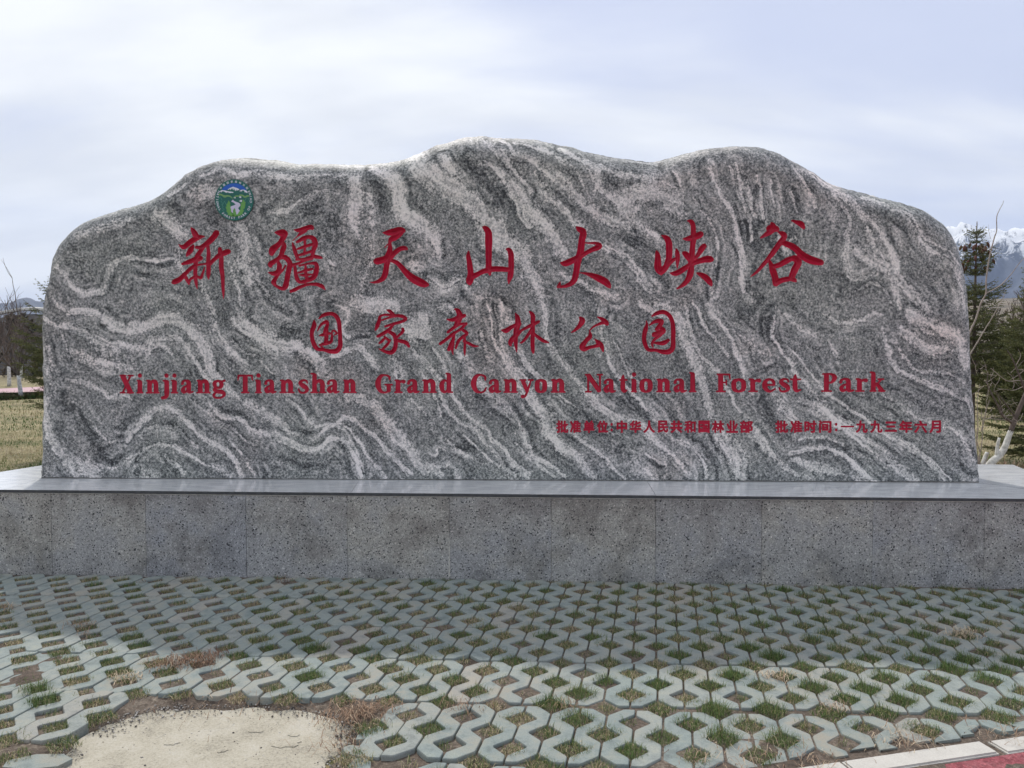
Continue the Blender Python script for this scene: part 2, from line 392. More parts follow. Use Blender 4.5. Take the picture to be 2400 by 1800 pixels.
a1 = noise_n(n_, l_, 0.9, 8, 0.75, pos); a2 = noise_n(n_, l_, 14, 5, 0.75, pos)
mv = math_n(n_, l_, 'MULTIPLY_ADD', a2.outputs[0], 0.5, math_n(n_, l_, 'MULTIPLY', a1.outputs[0], 0.5))
lawn = ramp(n_, l_, mv, [(0.38, (0.085, 0.095, 0.035)), (0.47, (0.19, 0.165, 0.08)), (0.55, (0.33, 0.275, 0.15)), (0.66, (0.44, 0.375, 0.24))])
f1 = noise_n(n_, l_, 0.05, 8, 0.75, pos)
scrub = ramp(n_, l_, f1.outputs[0], [(0.38, (0.06, 0.055, 0.04)), (0.5, (0.15, 0.125, 0.095)), (0.62, (0.26, 0.215, 0.16))])
vl = N(n_, 'ShaderNodeVectorMath', operation='LENGTH'); l_.new(pos, vl.inputs[0])
dm = N(n_, 'ShaderNodeMapRange'); dm.inputs['From Min'].default_value = 48; dm.inputs['From Max'].default_value = 80; l_.new(vl.outputs['Value'], dm.inputs['Value'])
gmx = mix(n_, l_, dm.outputs[0], lawn.outputs[0], scrub.outputs[0])
l_.new(gmx.outputs[0], b_.inputs['Base Color']); b_.inputs['Roughness'].default_value = 0.95
bump(n_, l_, b_, a2.outputs[0], 0.8, 0.05)
me = mesh_np('ground', V, Q, m_far, link=False, smooth=True)
o = obj_of('ground', me); tag(o, kind='structure')

# soil under the pavers (fine relief), stops short of the plinth's back
gx = np.arange(-8, 8.01, 0.04); gy = np.arange(-1.5, 5.9, 0.04)
GX, GY = np.meshgrid(gx, gy, indexing='ij')
GZ = -0.015 + (fbm(GX * 3, GY * 3, 31, 4) - 0.5) * 0.022 + (fbm(GX * 14, GY * 14, 41, 3) - 0.5) * 0.014
V = np.c_[GX.ravel(), GY.ravel(), GZ.ravel()]
idx = np.arange(V.shape[0]).reshape(len(gx), len(gy))
Q = np.c_[idx[:-1, :-1].ravel(), idx[1:, :-1].ravel(), idx[1:, 1:].ravel(), idx[:-1, 1:].ravel()]
soil = mesh_np('soil', V, Q, M_soil, smooth=True); tag(soil, kind='structure')

# embankment on the left with a thin pale rail on its crest
bank = MB()
secs = []
for x in np.linspace(-130, -2, 60):
    yb = 52 + (x + 20) * -0.10 + 1.2 * math.sin(x * 0.4)
    hh = 5.0 + 0.012 * (x + 40) + 0.15 * math.sin(x * 0.9)
    taper = min(1, max(0, (-2 - x) / 14)); hh *= taper ** 0.6 if taper > 0 else 0
    secs.append([(x, yb, -0.1), (x, yb + 2.5, hh * 0.42 + 0.25 * math.sin(x * 1.7)), (x, yb + 4.2, hh * 0.55), (x, yb + 6.5, hh * 0.97), (x, yb + 7, hh), (x, yb + 14, hh), (x, yb + 20, -0.1)])
for s_ in secs: bank.v += s_
for i in range(len(secs) - 1):
    for j in range(6):
        a = i * 7 + j; bank.f.append((a, a + 7, a + 8, a + 1))
M_bank = ground_mat('dark_embankment', [(0.34, (0.018, 0.017, 0.02)), (0.5, (0.045, 0.042, 0.045)), (0.66, (0.10, 0.085, 0.075))], 0.5, 6, 0.8, 0.2, False)
o = bank.build('embankment', M_bank, smooth=True); tag(o, kind='structure')
rail = MB()
crest = [Vector(s_[4]) for s_ in secs[:-6]]
rail.tube([p + Vector((0, 0.1, 0.42)) for p in crest], [0.16] * len(crest), 5)
rl = empty('guard_rail', crest[0]); tag(rl, 'thin white rail along the top of the dark embankment at far left', 'guard rail')
o = rail.build('rail', M_lime, rl); o.location = -crest[0]
pb = MB()
for p in crest[::2]: pb.tube([p + Vector((0, 0.1, -0.2)), p + Vector((0, 0.1, 0.4))], [0.06, 0.06], 5)
o = pb.build('post', M_lime, rl); o.location = -crest[0]; o['kind'] = 'stuff'

# pink cycle path crossing the lawn behind
p0, p1 = on_z(0, 921), on_z(97, 918); q0, q1 = on_z(0, 911), on_z(97, 906.5)
def ext(a, b, t): return (a[0] + (b[0] - a[0]) * t, a[1] + (b[1] - a[1]) * t)
M_pink = ground_mat('pink_path', [(0.3, (0.42, 0.27, 0.29)), (0.7, (0.56, 0.40, 0.42))], 2, 20, 0.2, 0.01, False)
pth = MB(); A, B_, C, D = ext(p0, p1, -15), ext(p0, p1, 22), ext(q0, q1, 22), ext(q0, q1, -15)
pth.prism([A, B_, C, D], -0.05, 0.006)
o = pth.build('path', M_pink); tag(o, kind='structure')

# mountains
def mountain(name, az0, az1, R0, depth, prof, seed, snow, mat):
    n1, n2 = 260, 90
    az = np.radians(np.linspace(az0, az1, n1)); t = np.linspace(0, 1, n2)
    AZ, T = np.meshgrid(az, t, indexing='ij')
    R = R0 + depth * T
    X, Y = R * np.sin(AZ), R * np.cos(AZ)
    crest = np.interp(np.degrees(AZ), prof[0], prof[1]) * (R0 + depth * 0.55)      # tan of elevation angle
    env = np.clip(T / 0.55, 0, 1) ** 1.25; env = np.where(T > 0.55, 1 - (T - 0.55) * 1.4, env)
    s = R0 / 12
    rid = 1 - np.abs(2 * fbm(X / s, Y / s, seed, 6, 0.55) - 1) * 2.2
    rid2 = 1 - np.abs(2 * fbm(X / s * 2.7 + 5, Y / s * 2.7, seed + 9, 5, 0.6) - 1) * 2
    Z = crest * env * (1 + 0.09 * (rid - 0.6)) + crest * 0.16 * (rid - 0.6) * np.sin(np.pi * np.clip(T / 0.55, 0, 1)) + crest * 0.05 * (rid2 - .5) * np.clip(env * 3, 0, 1)
    V = np.c_[X.ravel(), Y.ravel(), Z.ravel()]
    idx = np.arange(n1 * n2).reshape(n1, n2)
    Q = np.c_[idx[:-1, :-1].ravel(), idx[1:, :-1].ravel(), idx[1:, 1:].ravel(), idx[:-1, 1:].ravel()]
    o = mesh_np(name, V, Q, mat, smooth=False); tag(o, kind='structure'); return o
def mount_mat(name, rock, zlo, zhi, sc_):
    m, nn, ll, bb = new_mat(name); p = geo_pos(nn)
    s = nn.new('ShaderNodeSeparateXYZ'); ll.new(p, s.inputs[0])
    mpm = N(nn, 'ShaderNodeMapping'); mpm.inputs['Scale'].default_value = (1, 1, 0.35); ll.new(p, mpm.inputs[0]); nz = noise_n(nn, ll, sc_, 10, 0.8, mpm.outputs[0], 0.8)
    hz = N(nn, 'ShaderNodeMapRange'); hz.inputs['From Min'].default_value = zlo; hz.inputs['From Max'].default_value = zhi; ll.new(s.outputs['Z'], hz.inputs['Value'])
    v = math_n(nn, ll, 'MULTIPLY_ADD', hz.outputs[0], 0.62, nz.outputs[0])
    sn = ramp(nn, ll, math_n(nn, ll, 'MULTIPLY', v, 0.8), [(0.80, 0.0), (0.86, 1.0)])
    rk = ramp(nn, ll, nz.outputs[0], [(0.3, tuple(c * 0.4 for c in rock)), (0.7, tuple(c * 1.3 for c in rock))])
    c = mix(nn, ll, sn.outputs[0], rk.outputs[0], (0.82, 0.84, 0.87))
    ll.new(c.outputs[0], bb.inputs['Base Color']); bb.inputs['Roughness'].default_value = 0.9
    return m
# pixel columns of the visible skyline -> azimuth / tan(elevation)
def prof(pts):
    A_, T_ = [], []
    for x, y in pts:
        d = ray(x, y); A_.append(math.degrees(math.atan2(d[0], d[1]))); T_.append(d[2] / math.hypot(d[0], d[1]))
    return np.array(A_), np.array(T_)
pr = prof([(1300, 620), (1600, 590), (1900, 560), (2150, 548), (2235, 541), (2250, 536), (2268, 529), (2280, 538), (2300, 545), (2320, 548), (2345, 545), (2365, 538), (2385, 540), (2400, 545), (2450, 550), (2600, 540), (3000, 590), (4000, 640)])
mountain('mountains', 2, 62, 6200, 2600, pr, 50, 1, mount_mat('snowy_mountain_rock', (0.085, 0.105, 0.15), 200, 1040, 0.009))
pl = prof([(-1500, 690), (-300, 705), (-40, 702), (20, 703), (40, 699), (52, 697), (75, 701), (110, 703), (300, 700), (1000, 712), (1300, 725)])
mountain('mountains', -62, 2, 8200, 1800, pl, 71, 0, mount_mat('distant_hill_rock', (0.13, 0.13, 0.14), 5000, 6000, 0.004))

# ------------------------------------------------------------------ plinth
TOP = 0.62
WA, WB = Vector((-3.75, 5.45, 0)), Vector((3.52, 5.10, 0))           # front face line
wdir = (WB - WA).normalized(); wn_ = Vector((wdir.y, -wdir.x, 0))     # wn_ points to the viewer
if wn_.y > 0: wn_ = -wn_
def wall_pt(x):                                                      # x = world x on the front line
    t = (x - WA.x) / wdir.x; return WA + wdir * t
PFL, PFR, PBR, PBL = wall_pt(-4.57), wall_pt(4.02), Vector((4.54, 6.71, 0)), Vector((-4.09, 7.17, 0))
RLc, RRc = Vector((-3.80, 5.93, 0)), Vector((3.66, 5.715, 0))
pl_root = empty('granite_plinth', (0, 5.3, 0))
tag(pl_root, 'long low grey speckled granite plinth with polished cap, carrying the boulder', 'plinth')
OFF = -Vector((0, 5.3, 0))
def pchild(mb, name, mat, kind=None, label=None):
    o = mb.build(name, mat, pl_root); o.location = OFF
    if kind: o['kind'] = kind
    if label: o['label'] = label
    return o
core = MB(); ins = 0.035
cc = [PFL, PFR, PBR, PBL]; cen = sum(cc, Vector()) / 4
core.prism([p + (cen - p).normalized() * 0.055 for p in cc], -0.3, TOP - 0.025)
pchild(core, 'core', M_mortar)
jx = [121, 342, 577, 814, 1053, 1292, 1536, 1785, 2045, 2307]
def wall_x_at_px(px):                                                # intersect vertical pixel plane with the wall line
    d = ray(px, 1260); k_ = d[0] / d[1]
    # WA + t*wdir ; x = k*y
    t = (k_ * WA.y - WA.x) / (wdir.x - k_ * wdir.y); return (WA + wdir * t)
js = [PFL] + [wall_x_at_px(x) for x in jx] + [PFR]
for i in range(len(js) - 1):
    a, b = js[i], js[i + 1]; g = 0.0009; pr_ = random.uniform(0, 0.0015)
    a2 = a + wdir * (g if i else 0.0); b2 = b - wdir * g
    mb = MB(); f_ = wn_ * (pr_)
    c_ = 0.0015                                                      # arris
    lo_, hi_ = -0.25, TOP - 0.027
    out = [a2 + f_, b2 + f_, b2 - wn_ * 0.03, a2 - wn_ * 0.03]
    P = [(a2 + f_ + wdir * c_, 1), (b2 + f_ - wdir * c_, 1), (b2 + f_ - wn_ * c_, 0), (b2 - wn_ * 0.03, 0), (a2 - wn_ * 0.03, 0), (a2 + f_ - wn_ * c_, 0)]
    mb.prism([p for p, _ in P], lo_, hi_)
    pchild(mb, 'granite_panel', M_gran)
for a, b in ((PFR, PBR), (PBR, PBL), (PBL, PFL)):
    L = (b - a).length; n = max(1, round(L / 0.75)); d = (b - a).normalized(); nn_ = Vector((d.y, -d.x, 0))
    if nn_.dot(cen - a) > 0: nn_ = -nn_
    for i in range(n):
        u0, u1 = a + d * (L * i / n + 0.0016), a + d * (L * (i + 1) / n - 0.0016)
        if i == 0: u0 = a + d * 0.034
        mb = MB(); mb.prism([u0, u1, u1 - nn_ * 0.03, u0 - nn_ * 0.03], -0.25, TOP - 0.027); pchild(mb, 'granite_panel', M_gran)
sm = MB(); sp_ = wall_x_at_px(1053)
sm.add([sp_ + wn_ * 0.004 + wdir * dx_ + Vector((0, 0, z)) for dx_, z in ((-0.006, 0.02), (0.006, 0.02), (0.005, 0.2), (0.0025, 0.29), (-0.0025, 0.31), (-0.004, 0.16))], [(0, 1, 2, 3, 4, 5)])
sm.v += [tuple(Vector(v) - wn_ * 0.006) for v in sm.v]; sm.f += [(i, (i + 1) % 6, 6 + (i + 1) % 6, 6 + i)[::-1] for i in range(6)]
pchild(sm, 'mortar_drip', M_mortar)
# cap: mitred front strip, wings and back strip, 2 cm thick, 8 mm overhang
def off(p, q=0.012): return p + (p - cen).normalized() * q
CFL, CFR, CBR, CBL = wall_pt(-4.582) + wn_ * 0.010, wall_pt(4.032) + wn_ * 0.010, off(PBR), off(PBL)
RBL, RBR = Vector((-3.72, 6.78, 0)), Vector((3.78, 6.50, 0))
fj = [-4.57]
def lerp(a, b, t): return a + (b - a) * t
def front_at(x): return wall_pt(x) + wn_ * 0.010
fx1 = -3.745
slabs = [[CFL, front_at(fx1), RLc]]
cuts = [fx1] + [wall_x_at_px(x).x for x in (824, 1536)] + [None]
prevF, prevR = front_at(fx1), RLc
for c in cuts[1:]:
    if c is None: nf, nr = CFR, RRc
    else:
        nf = front_at(c); nr = lerp(RLc, RRc, (c - RLc.x) / (RRc.x - RLc.x) * 1.0)
        nr = lerp(RLc, RRc, (c * 1.045 - RLc.x) / (RRc.x - RLc.x))
    slabs.append([prevF, nf, nr, prevR]); prevF, prevR = nf, nr
slabs += [[CFL, RLc, RBL, CBL], [CFR, CBR, RBR, RRc], [RLc, RRc, lerp(RBL, RBR, 1), RBL]]
for t0, t1 in ((0, .33), (.33, .66), (.66, 1)):
    slabs.append([lerp(CBL, CBR, t0), lerp(RBL, RBR, t0), lerp(RBL, RBR, t1), lerp(CBL, CBR, t1)])
for i, P in enumerate(slabs):
    c_ = sum(P, Vector()) / len(P)
    A2 = sum((P[k].x * P[(k + 1) % len(P)].y - P[(k + 1) % len(P)].x * P[k].y) for k in range(len(P)))
    if A2 < 0: P = P[::-1]
    n = len(P); Q_ = []
    for k_ in range(n):                                              # inset 1.2 mm for the joints
        a, b, c2 = P[k_ - 1], P[k_], P[(k_ + 1) % n]
        e1, e2 = (b - a).normalized(), (c2 - b).normalized()
        n1, n2 = Vector((-e1.y, e1.x, 0)), Vector((-e2.y, e2.x, 0))
        m_ = (n1 + n2); m_ = m_ / max(0.25, m_.dot(n1)); Q_.append(b + m_ * 0.0012)
    dz = random.uniform(0, 0.0008)
    mb = MB(); mb.prism(Q_, TOP - 0.021, TOP + dz)
    o = pchild(mb, 'capping_slab', [M_cap, M_caped])
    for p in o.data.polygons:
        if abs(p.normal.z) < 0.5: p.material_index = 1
# pale bedding line under the cap
bed = MB(); bed.prism([wall_pt(-4.57) + wn_ * 0.004, wall_pt(4.02) + wn_ * 0.004, wall_pt(4.02) - wn_ * 0.02, wall_pt(-4.57) - wn_ * 0.02], TOP - 0.0268, TOP - 0.0213)
pchild(bed, 'mortar_bed', M_mortar)

# ------------------------------------------------------------------ boulder
RA, RB = Vector((-3.765, 5.96, 0)), Vector((3.603, 5.75, 0))
rdir = (RB - RA).normalized(); rnv = Vector((rdir.y, -rdir.x, 0))
if rnv.y > 0: rnv = -rnv
RO = RA + rdir * ((0 - RA.x) / rdir.x)                               # s = 0 at x = 0
def px2sz(P, offs=0.0):
    P = np.asarray(P, float).reshape(-1, 2)
    dx, dy = (P[:, 0] - 1200) / F, -(P[:, 1] - 900) / F
    D = np.c_[dx, math.cos(PITCH) + dy * math.sin(PITCH), -math.sin(PITCH) + dy * math.cos(PITCH)]
    o_ = np.array(RO + rnv * offs); n = np.array(rnv)
    t = ((o_ - np.array([0, 0, EYE])) @ n) / (D @ n)
    W = D * t[:, None] + np.array([0, 0, EYE])
    return np.c_[(W - np.array(RO)) @ np.array(rdir), W[:, 2]]
def sz2world(S, off_):
    return np.array(RO)[None] + S[:, :1] * np.array(rdir)[None] + off_[:, None] * np.array(rnv)[None] + np.c_[np.zeros(len(S)), np.zeros(len(S)), S[:, 1]]
K = 2400 / 2212.0
outl = [(90, 1037), (90, 990), (91, 900), (92, 830), (92, 760), (90, 690), (92, 660), (97, 632), (105, 600), (110, 572), (118, 545), (140, 510), (180, 478), (240, 455), (300, 440), (350, 415), (380, 392), (400, 374), (420, 362), (440, 352), (475, 343), (530, 339), (600, 345), (660, 352), (740, 352), (800, 352), (860, 344), (900, 330), (950, 308), (1000, 295), (1040, 290), (1080, 296), (1150, 297), (1200, 308), (1250, 320), (1300, 334), (1350, 342), (1420, 344), (1480, 331), (1530, 320), (1590, 315), (1640, 318), (1690, 335), (1750, 367), (1800, 398), (1850, 412), (1900, 425), (1960, 438), (2010, 460), (2050, 495), (2070, 535), (2080, 580), (2087, 640), (2093, 700), (2096, 770), (2100, 830), (2107, 900), (2112, 980), (2115, 1045)]
def catmull(P, n):
    P = np.asarray(P, float); out = []
    Q = np.vstack([2 * P[0] - P[1], P, 2 * P[-1] - P[-2]])
    for i in range(1, len(Q) - 2):
        p0, p1, p2, p3 = Q[i - 1:i + 3]
        for t in np.arange(n) / n:
            out.append(0.5 * (2 * p1 + (p2 - p0) * t + (2 * p0 - 5 * p1 + 4 * p2 - p3) * t * t + (3 * p1 - p0 - 3 * p2 + p3) * t ** 3))
    out.append(P[-1]); return np.array(out)
O = catmull(np.array(outl) * K, 14)
def Rof(z): return np.interp(z, [0.6, 1.0, 2.0, 2.6, 3.4], [0.030, 0.05, 0.11, 0.20, 0.26])
S0 = px2sz(O); 
S1 = np.vstack([px2sz(O[i:i + 1], -0.62 * float(Rof(S0[i, 1]))) for i in range(len(O))])
# resample to 1.5 cm and give it a small natural wobble
seg = np.r_[0, np.cumsum(np.hypot(*np.diff(S1, axis=0).T))]
nt_ = int(seg[-1] / 0.013); tt = np.linspace(0, seg[-1], nt_)
OUT = np.c_[np.interp(tt, seg, S1[:, 0]), np.interp(tt, seg, S1[:, 1])]
tang = np.gradient(OUT, axis=0); tang /= np.linalg.norm(tang, axis=1)[:, None]
nrm = np.c_[tang[:, 1], -tang[:, 0]]                                 # inward? fixed below
if ((np.array([[0, 1.5]]) - OUT) * nrm).sum(1).mean() < 0: nrm = -nrm
wobble = (fbm(tt * 9, tt * 0 + 3.3, 61, 4) - 0.5) * 0.022 + (fbm(tt * 45, tt * 0 + 1.3, 66, 2) - 0.5) * 0.007
OUT = OUT + nrm * wobble[:, None]
ZB = TOP - 0.004                                                     # foot of the boulder, bedded 4 mm below the cap's top
OUT[0, 1] = ZB; OUT[-1, 1] = ZB
OUT = OUT[(OUT[:, 1] > ZB + 0.004) | (np.arange(len(OUT)) == 0) | (np.arange(len(OUT)) == len(OUT) - 1)]
nrm = None
SB = np.linspace(OUT[-1, 0], OUT[0, 0], 560)[1:-1]
RING = np.vstack([OUT, np.c_[SB, np.full(len(SB), ZB)]])             # closed ring

def dist_poly(P, A, chunk=20000):                                    # distance to the open polyline A
    a, b = A[:-1], A[1:]; ab = b - a; L2 = (ab ** 2).sum(1) + 1e-12
    out = np.empty(len(P))
    for i in range(0, len(P), chunk):
        p = P[i:i + chunk, None] - a[None]
        t = np.clip((p * ab[None]).sum(2) / L2, 0, 1)
        d = p - ab[None] * t[..., None]
        out[i:i + chunk] = np.sqrt((d ** 2).sum(2).min(1))
    return out
def inside_poly(P, R):
    c = np.zeros(len(P), bool); x, y = P[:, 0], P[:, 1]
    a = R; b = np.roll(R, -1, 0)
    for (x0, y0), (x1, y1) in zip(a, b):
        if y0 == y1: continue
        m = (y0 > y) != (y1 > y)
        c ^= m & (x < (x1 - x0) * (y - y0) / (y1 - y0) + x0)
    return c
OUTC = OUT[::3] if len(OUT) > 600 else OUT
OUTC = np.vstack([OUTC, OUT[-1:]])
def surf_off(S, d):
    R = Rof(S[:, 1]); q = np.clip(1 - d / R, 0, 1)
    e = -R * (1 - np.sqrt(np.clip(1 - q ** 2.3, 0, 1)))
    w = 0.020 * (fbm(S[:, 0] * 0.9 + 4, S[:, 1] * 1.1 + 7, 81, 3) - 0.5) + 0.008 * (fbm(S[:, 0] * 6, S[:, 1] * 6, 85, 3) - 0.5)
    w = w * np.clip((S[:, 1] - ZB) / 0.15, 0.15, 1)
    fine = 0.0035 * (fbm(S[:, 0] * 28, S[:, 1] * 28, 91, 3) - 0.5)
    # shoulders broken by soft facets
    fac = 0.05 * (fbm(S[:, 0] * 1.9 + 11, S[:, 1] * 1.9, 95, 2) - 0.5) * q
    # slight backward lean of the face towards the top
    return e + w + fine + fac

# ---- glyphs: strokes (x, y, radius) in crop pixels, painted as a signed distance field, then contoured
GL = []        # (strokes in photo px)
def G(ox, oy, s, *strokes): GL.append([[(ox + x / s, oy + y / s, r / s) for x, y, r in st_] for st_ in strokes])
a_ = (380, 500, 5.53)
G(*a_, [(372,185,8),(400,225,30),(425,270,40),(450,310,34)], [(545,300,8),(490,305,26),(420,335,36),(350,380,36),(290,430,34),(250,430,24),(210,400,6)],
  [(400,420,18),(370,470,36),(335,520,28),(315,550,12)], [(700,255,40),(660,310,38),(600,370,36),(550,410,32),(500,440,28),(440,440,20)],
  [(540,420,28),(500,480,30),(460,540,32),(430,590,32),(340,630,30),(260,655,16)], [(500,580,30),(460,600,30)],
  [(440,600,30),(430,700,28),(430,800,26),(440,900,22),(455,980,5)], [(600,650,14),(480,665,14),(400,690,24),(310,770,26),(230,850,34),(160,885,34),(135,895,20)],
  [(290,800,22),(320,860,24),(345,915,14)], [(345,900,14),(370,850,18),(440,820,18),(500,835,20),(520,790,18),(550,700,8)],
  [(590,430,22),(600,520,25),(595,620,27),(600,720,30),(598,800,24),(600,855,6)], [(620,650,26),(680,590,26),(740,540,32),(800,515,36),(850,495,34),(865,495,24)],
  [(745,460,26),(755,520,34),(765,600,30),(765,700,32),(780,800,28),(785,900,24),(790,1000,20),(795,1105,5)])
G(*a_, [(1460,245,8),(1500,250,28),(1565,255,50),(1585,275,40)], [(1585,265,46),(1560,330,36),(1510,400,34),(1440,460,46),(1420,500,42),(1420,530,22)],
  [(1560,370,22),(1580,420,32),(1560,480,34),(1530,560,30),(1470,610,28),(1405,655,34),(1405,680,24)],
  [(1540,560,28),(1610,580,34),(1655,650,34),(1640,740,34),(1620,850,34),(1600,940,38),(1560,975,26),(1480,940,18),(1450,900,30),(1450,880,30),(1500,800,22),(1560,740,14),(1600,680,14)],
  [(1500,620,18),(1520,690,34),(1500,760,32),(1440,780,28),(1380,765,10)],
  [(1715,215,10),(1780,218,28),(1860,195,32),(1930,178,30),(1945,192,24)], [(1850,220,32),(1790,265,22),(1750,300,8),(1695,355,6)],
  [(1690,380,8),(1710,450,24),(1740,540,26),(1760,590,22)], [(1750,370,18),(1830,325,28),(1900,305,24),(1960,330,34),(1985,400,34),(1960,480,28),(1950,540,26)],
  [(1760,460,16),(1850,430,20),(1950,400,20)], [(1850,350,18),(1850,450,16),(1840,530,16)], [(1760,548,16),(1850,520,18),(1940,490,18)],
  [(1740,600,16),(1850,590,18),(1960,560,24),(2040,570,22),(2075,580,10)], [(1690,670,22),(1760,650,18),(1860,610,14),(1950,590,12)],
  [(1720,690,20),(1730,770,24),(1750,850,28),(1790,890,22),(1880,870,26),(1960,830,32),(1995,760,34),(2005,690,30),(1985,650,24),(1900,650,14),(1780,680,14)],
  [(1770,770,14),(1860,740,20),(1950,720,16)], [(1860,660,14),(1860,760,22),(1880,860,24)], [(1780,800,8),(1850,800,20),(1950,790,10)],
  [(1670,1010,20),(1720,990,24),(1800,950,22),(1900,920,18),(2000,920,22),(2070,945,26),(2110,985,10)], [(1860,880,18),(1850,930,12)])
a_ = (840, 500, 5.53)
G(*a_, [(315,250,6),(380,250,34),(450,240,46),(520,225,50),(565,222,40),(588,225,24)], [(540,250,42),(470,310,42),(420,340,32),(405,380,20)],
  [(405,380,20),(410,440,28),(400,520,42),(370,590,48)], [(210,610,14),(240,620,42),(320,600,44),(400,570,44),(470,510,32),(540,460,30),(600,450,28),(630,465,12)],
  [(380,590,44),(365,680,36),(350,770,38),(320,840,34),(260,880,24),(200,895,14),(150,893,4)],
  [(430,610,24),(500,640,28),(560,700,34),(620,770,40),(700,840,50),(780,885,54),(850,915,44),(895,925,22)], [(380,400,10),(345,440,8)])
G(*a_, [(1610,175,10),(1650,195,34),(1685,250,44),(1688,350,48),(1688,450,43),(1688,550,40),(1688,640,38),(1690,720,40),(1705,790,16)],
  [(1428,490,10),(1422,550,28),(1435,620,33),(1445,700,37),(1455,780,40),(1450,840,48),(1440,880,44),(1445,915,18)], [(1455,830,42),(1540,790,32),(1620,750,32),(1680,735,36),(1760,720,36),(1850,720,34),(1940,730,30)],
  [(1915,465,10),(1950,470,28),(1975,520,36),(1980,600,37),(1980,700,37),(1970,800,37),(1955,860,25),(1948,910,8)])
a_ = (1280, 500, 5.53)
G(*a_, [(395,175,10),(430,205,34),(475,230,42),(480,280,45),(465,340,43),(455,430,45),(440,520,45),(415,600,45),(400,700,40),(385,790,40),(365,860,38),(320,910,32),(240,945,20),(180,950,16)],
  [(150,950,14),(170,925,20),(182,888,6)], [(145,962,8),(200,955,16)],
  [(185,640,8),(240,650,36),(300,630,40),(380,590,38),(450,550,36),(520,510,28),(600,470,30),(680,435,38),(698,420,28)], [(690,410,32),(640,385,18),(560,385,13),(500,380,8)],
  [(435,768,4),(520,780,18),(600,805,32),(700,850,46),(765,885,46),(808,930,34),(830,965,10)])
G(*a_, [(1430,490,12),(1445,540,32),(1450,620,42),(1450,700,48),(1480,755,40),(1530,720,42),(1580,660,32),(1640,610,24),(1690,580,18)], [(1430,700,28),(1490,790,14)],
  [(1500,285,8),(1560,320,34),(1590,380,42),(1595,480,42),(1590,580,38),(1560,660,32)], [(1685,460,10),(1700,520,30),(1705,600,27),(1700,670,15),(1700,715,4)],
  [(1835,95,10),(1880,108,28),(1905,160,31),(1910,240,33),(1910,330,38),(1900,420,33),(1890,520,38),(1880,600,42),(1880,680,38),(1870,780,42),(1830,870,34),(1770,930,25),(1700,975,12)],
  [(1780,330,10),(1830,330,28),(1900,310,38),(1970,290,42),(2000,272,40)], [(2045,425,34),(2020,455,38),(1980,520,30),(1930,590,20)],
  [(1770,505,10),(1810,530,38),(1860,590,38)], [(1610,775,10),(1670,780,32),(1740,750,36),(1830,690,32),(1900,650,32),(1980,620,34),(2060,597,42),(2120,592,42),(2150,600,26)],
  [(1960,775,14),(2020,800,32),(2080,840,40),(2120,890,36),(2145,935,12)])
a_ = (1560, 500, 5.53)
G(*a_, [(1235,315,12),(1290,280,24),(1350,240,38),(1390,190,48),(1380,140,26),(1365,120,8)], [(1350,200,46),(1430,200,38),(1460,215,14)], [(1635,95,12),(1690,112,24),(1755,140,36),(1788,185,22)],
  [(1460,240,10),(1525,270,36),(1540,310,34),(1500,360,36),(1450,430,34),(1390,510,34),(1330,590,27),(1270,660,25),(1200,740,19),(1150,785,15),(1105,820,5)],
  [(1500,380,26),(1580,400,38),(1680,450,41),(1760,530,46),(1850,590,52),(1940,620,48),(2010,635,38),(2030,640,24)],
  [(1345,610,12),(1365,660,28),(1390,740,42),(1420,830,42),(1430,905,42)], [(1390,690,28),(1470,670,33),(1560,620,37),(1640,585,33),(1695,590,46),(1720,640,46),(1680,720,46),(1650,790,42),(1640,840,38),(1690,880,14)],
  [(1430,905,40),(1500,870,34),(1600,850,30),(1680,860,22)])
a_ = (700, 710, 4.916)
G(*a_, [(235,180,8),(290,140,21),(370,122,20),(430,150,25),(465,220,25),(475,320,24),(480,420,25),(478,500,28),(440,552,30),(370,558,26),(290,540,19),(220,530,23),(180,480,27),(155,400,23),(155,330,25),(180,260,28),(180,200,8)],
  [(220,320,8),(260,250,15),(320,218,22),(335,240,18),(320,290,24),(310,340,28)], [(240,375,8),(290,365,20),(360,350,14)], [(320,330,26),(320,420,24),(310,460,22)],
  [(250,480,10),(300,470,20),(370,450,18),(385,400,15),(385,330,9),(410,320,12),(440,350,12),(410,370,7)], [(240,480,8),(280,520,12)])
G(*a_, [(1015,80,6),(1050,95,20),(1085,125,20)], [(885,315,8),(905,270,23),(930,200,21),(940,155,15),(1000,135,13),(1080,145,16),(1180,150,20),(1235,180,18),(1200,210,17),(1100,240,16),(1000,270,14)], [(960,200,9),(1040,170,12),(1130,150,13)],
  [(1090,250,13),(1050,300,19),(980,350,22),(910,385,16)], [(1040,330,20),(1100,370,24),(1120,440,24),(1110,520,26),(1070,570,24),(1000,560,18),(930,530,9)],
  [(1000,400,13),(960,440,18),(930,465,11)], [(1060,430,9),(1020,480,18),(970,530,13)], [(990,390,14),(1040,430,16)], [(1200,300,18),(1200,330,18),(1150,380,15),(1110,420,13)], [(1110,430,18),(1180,440,22),(1240,460,23),(1270,500,16)])
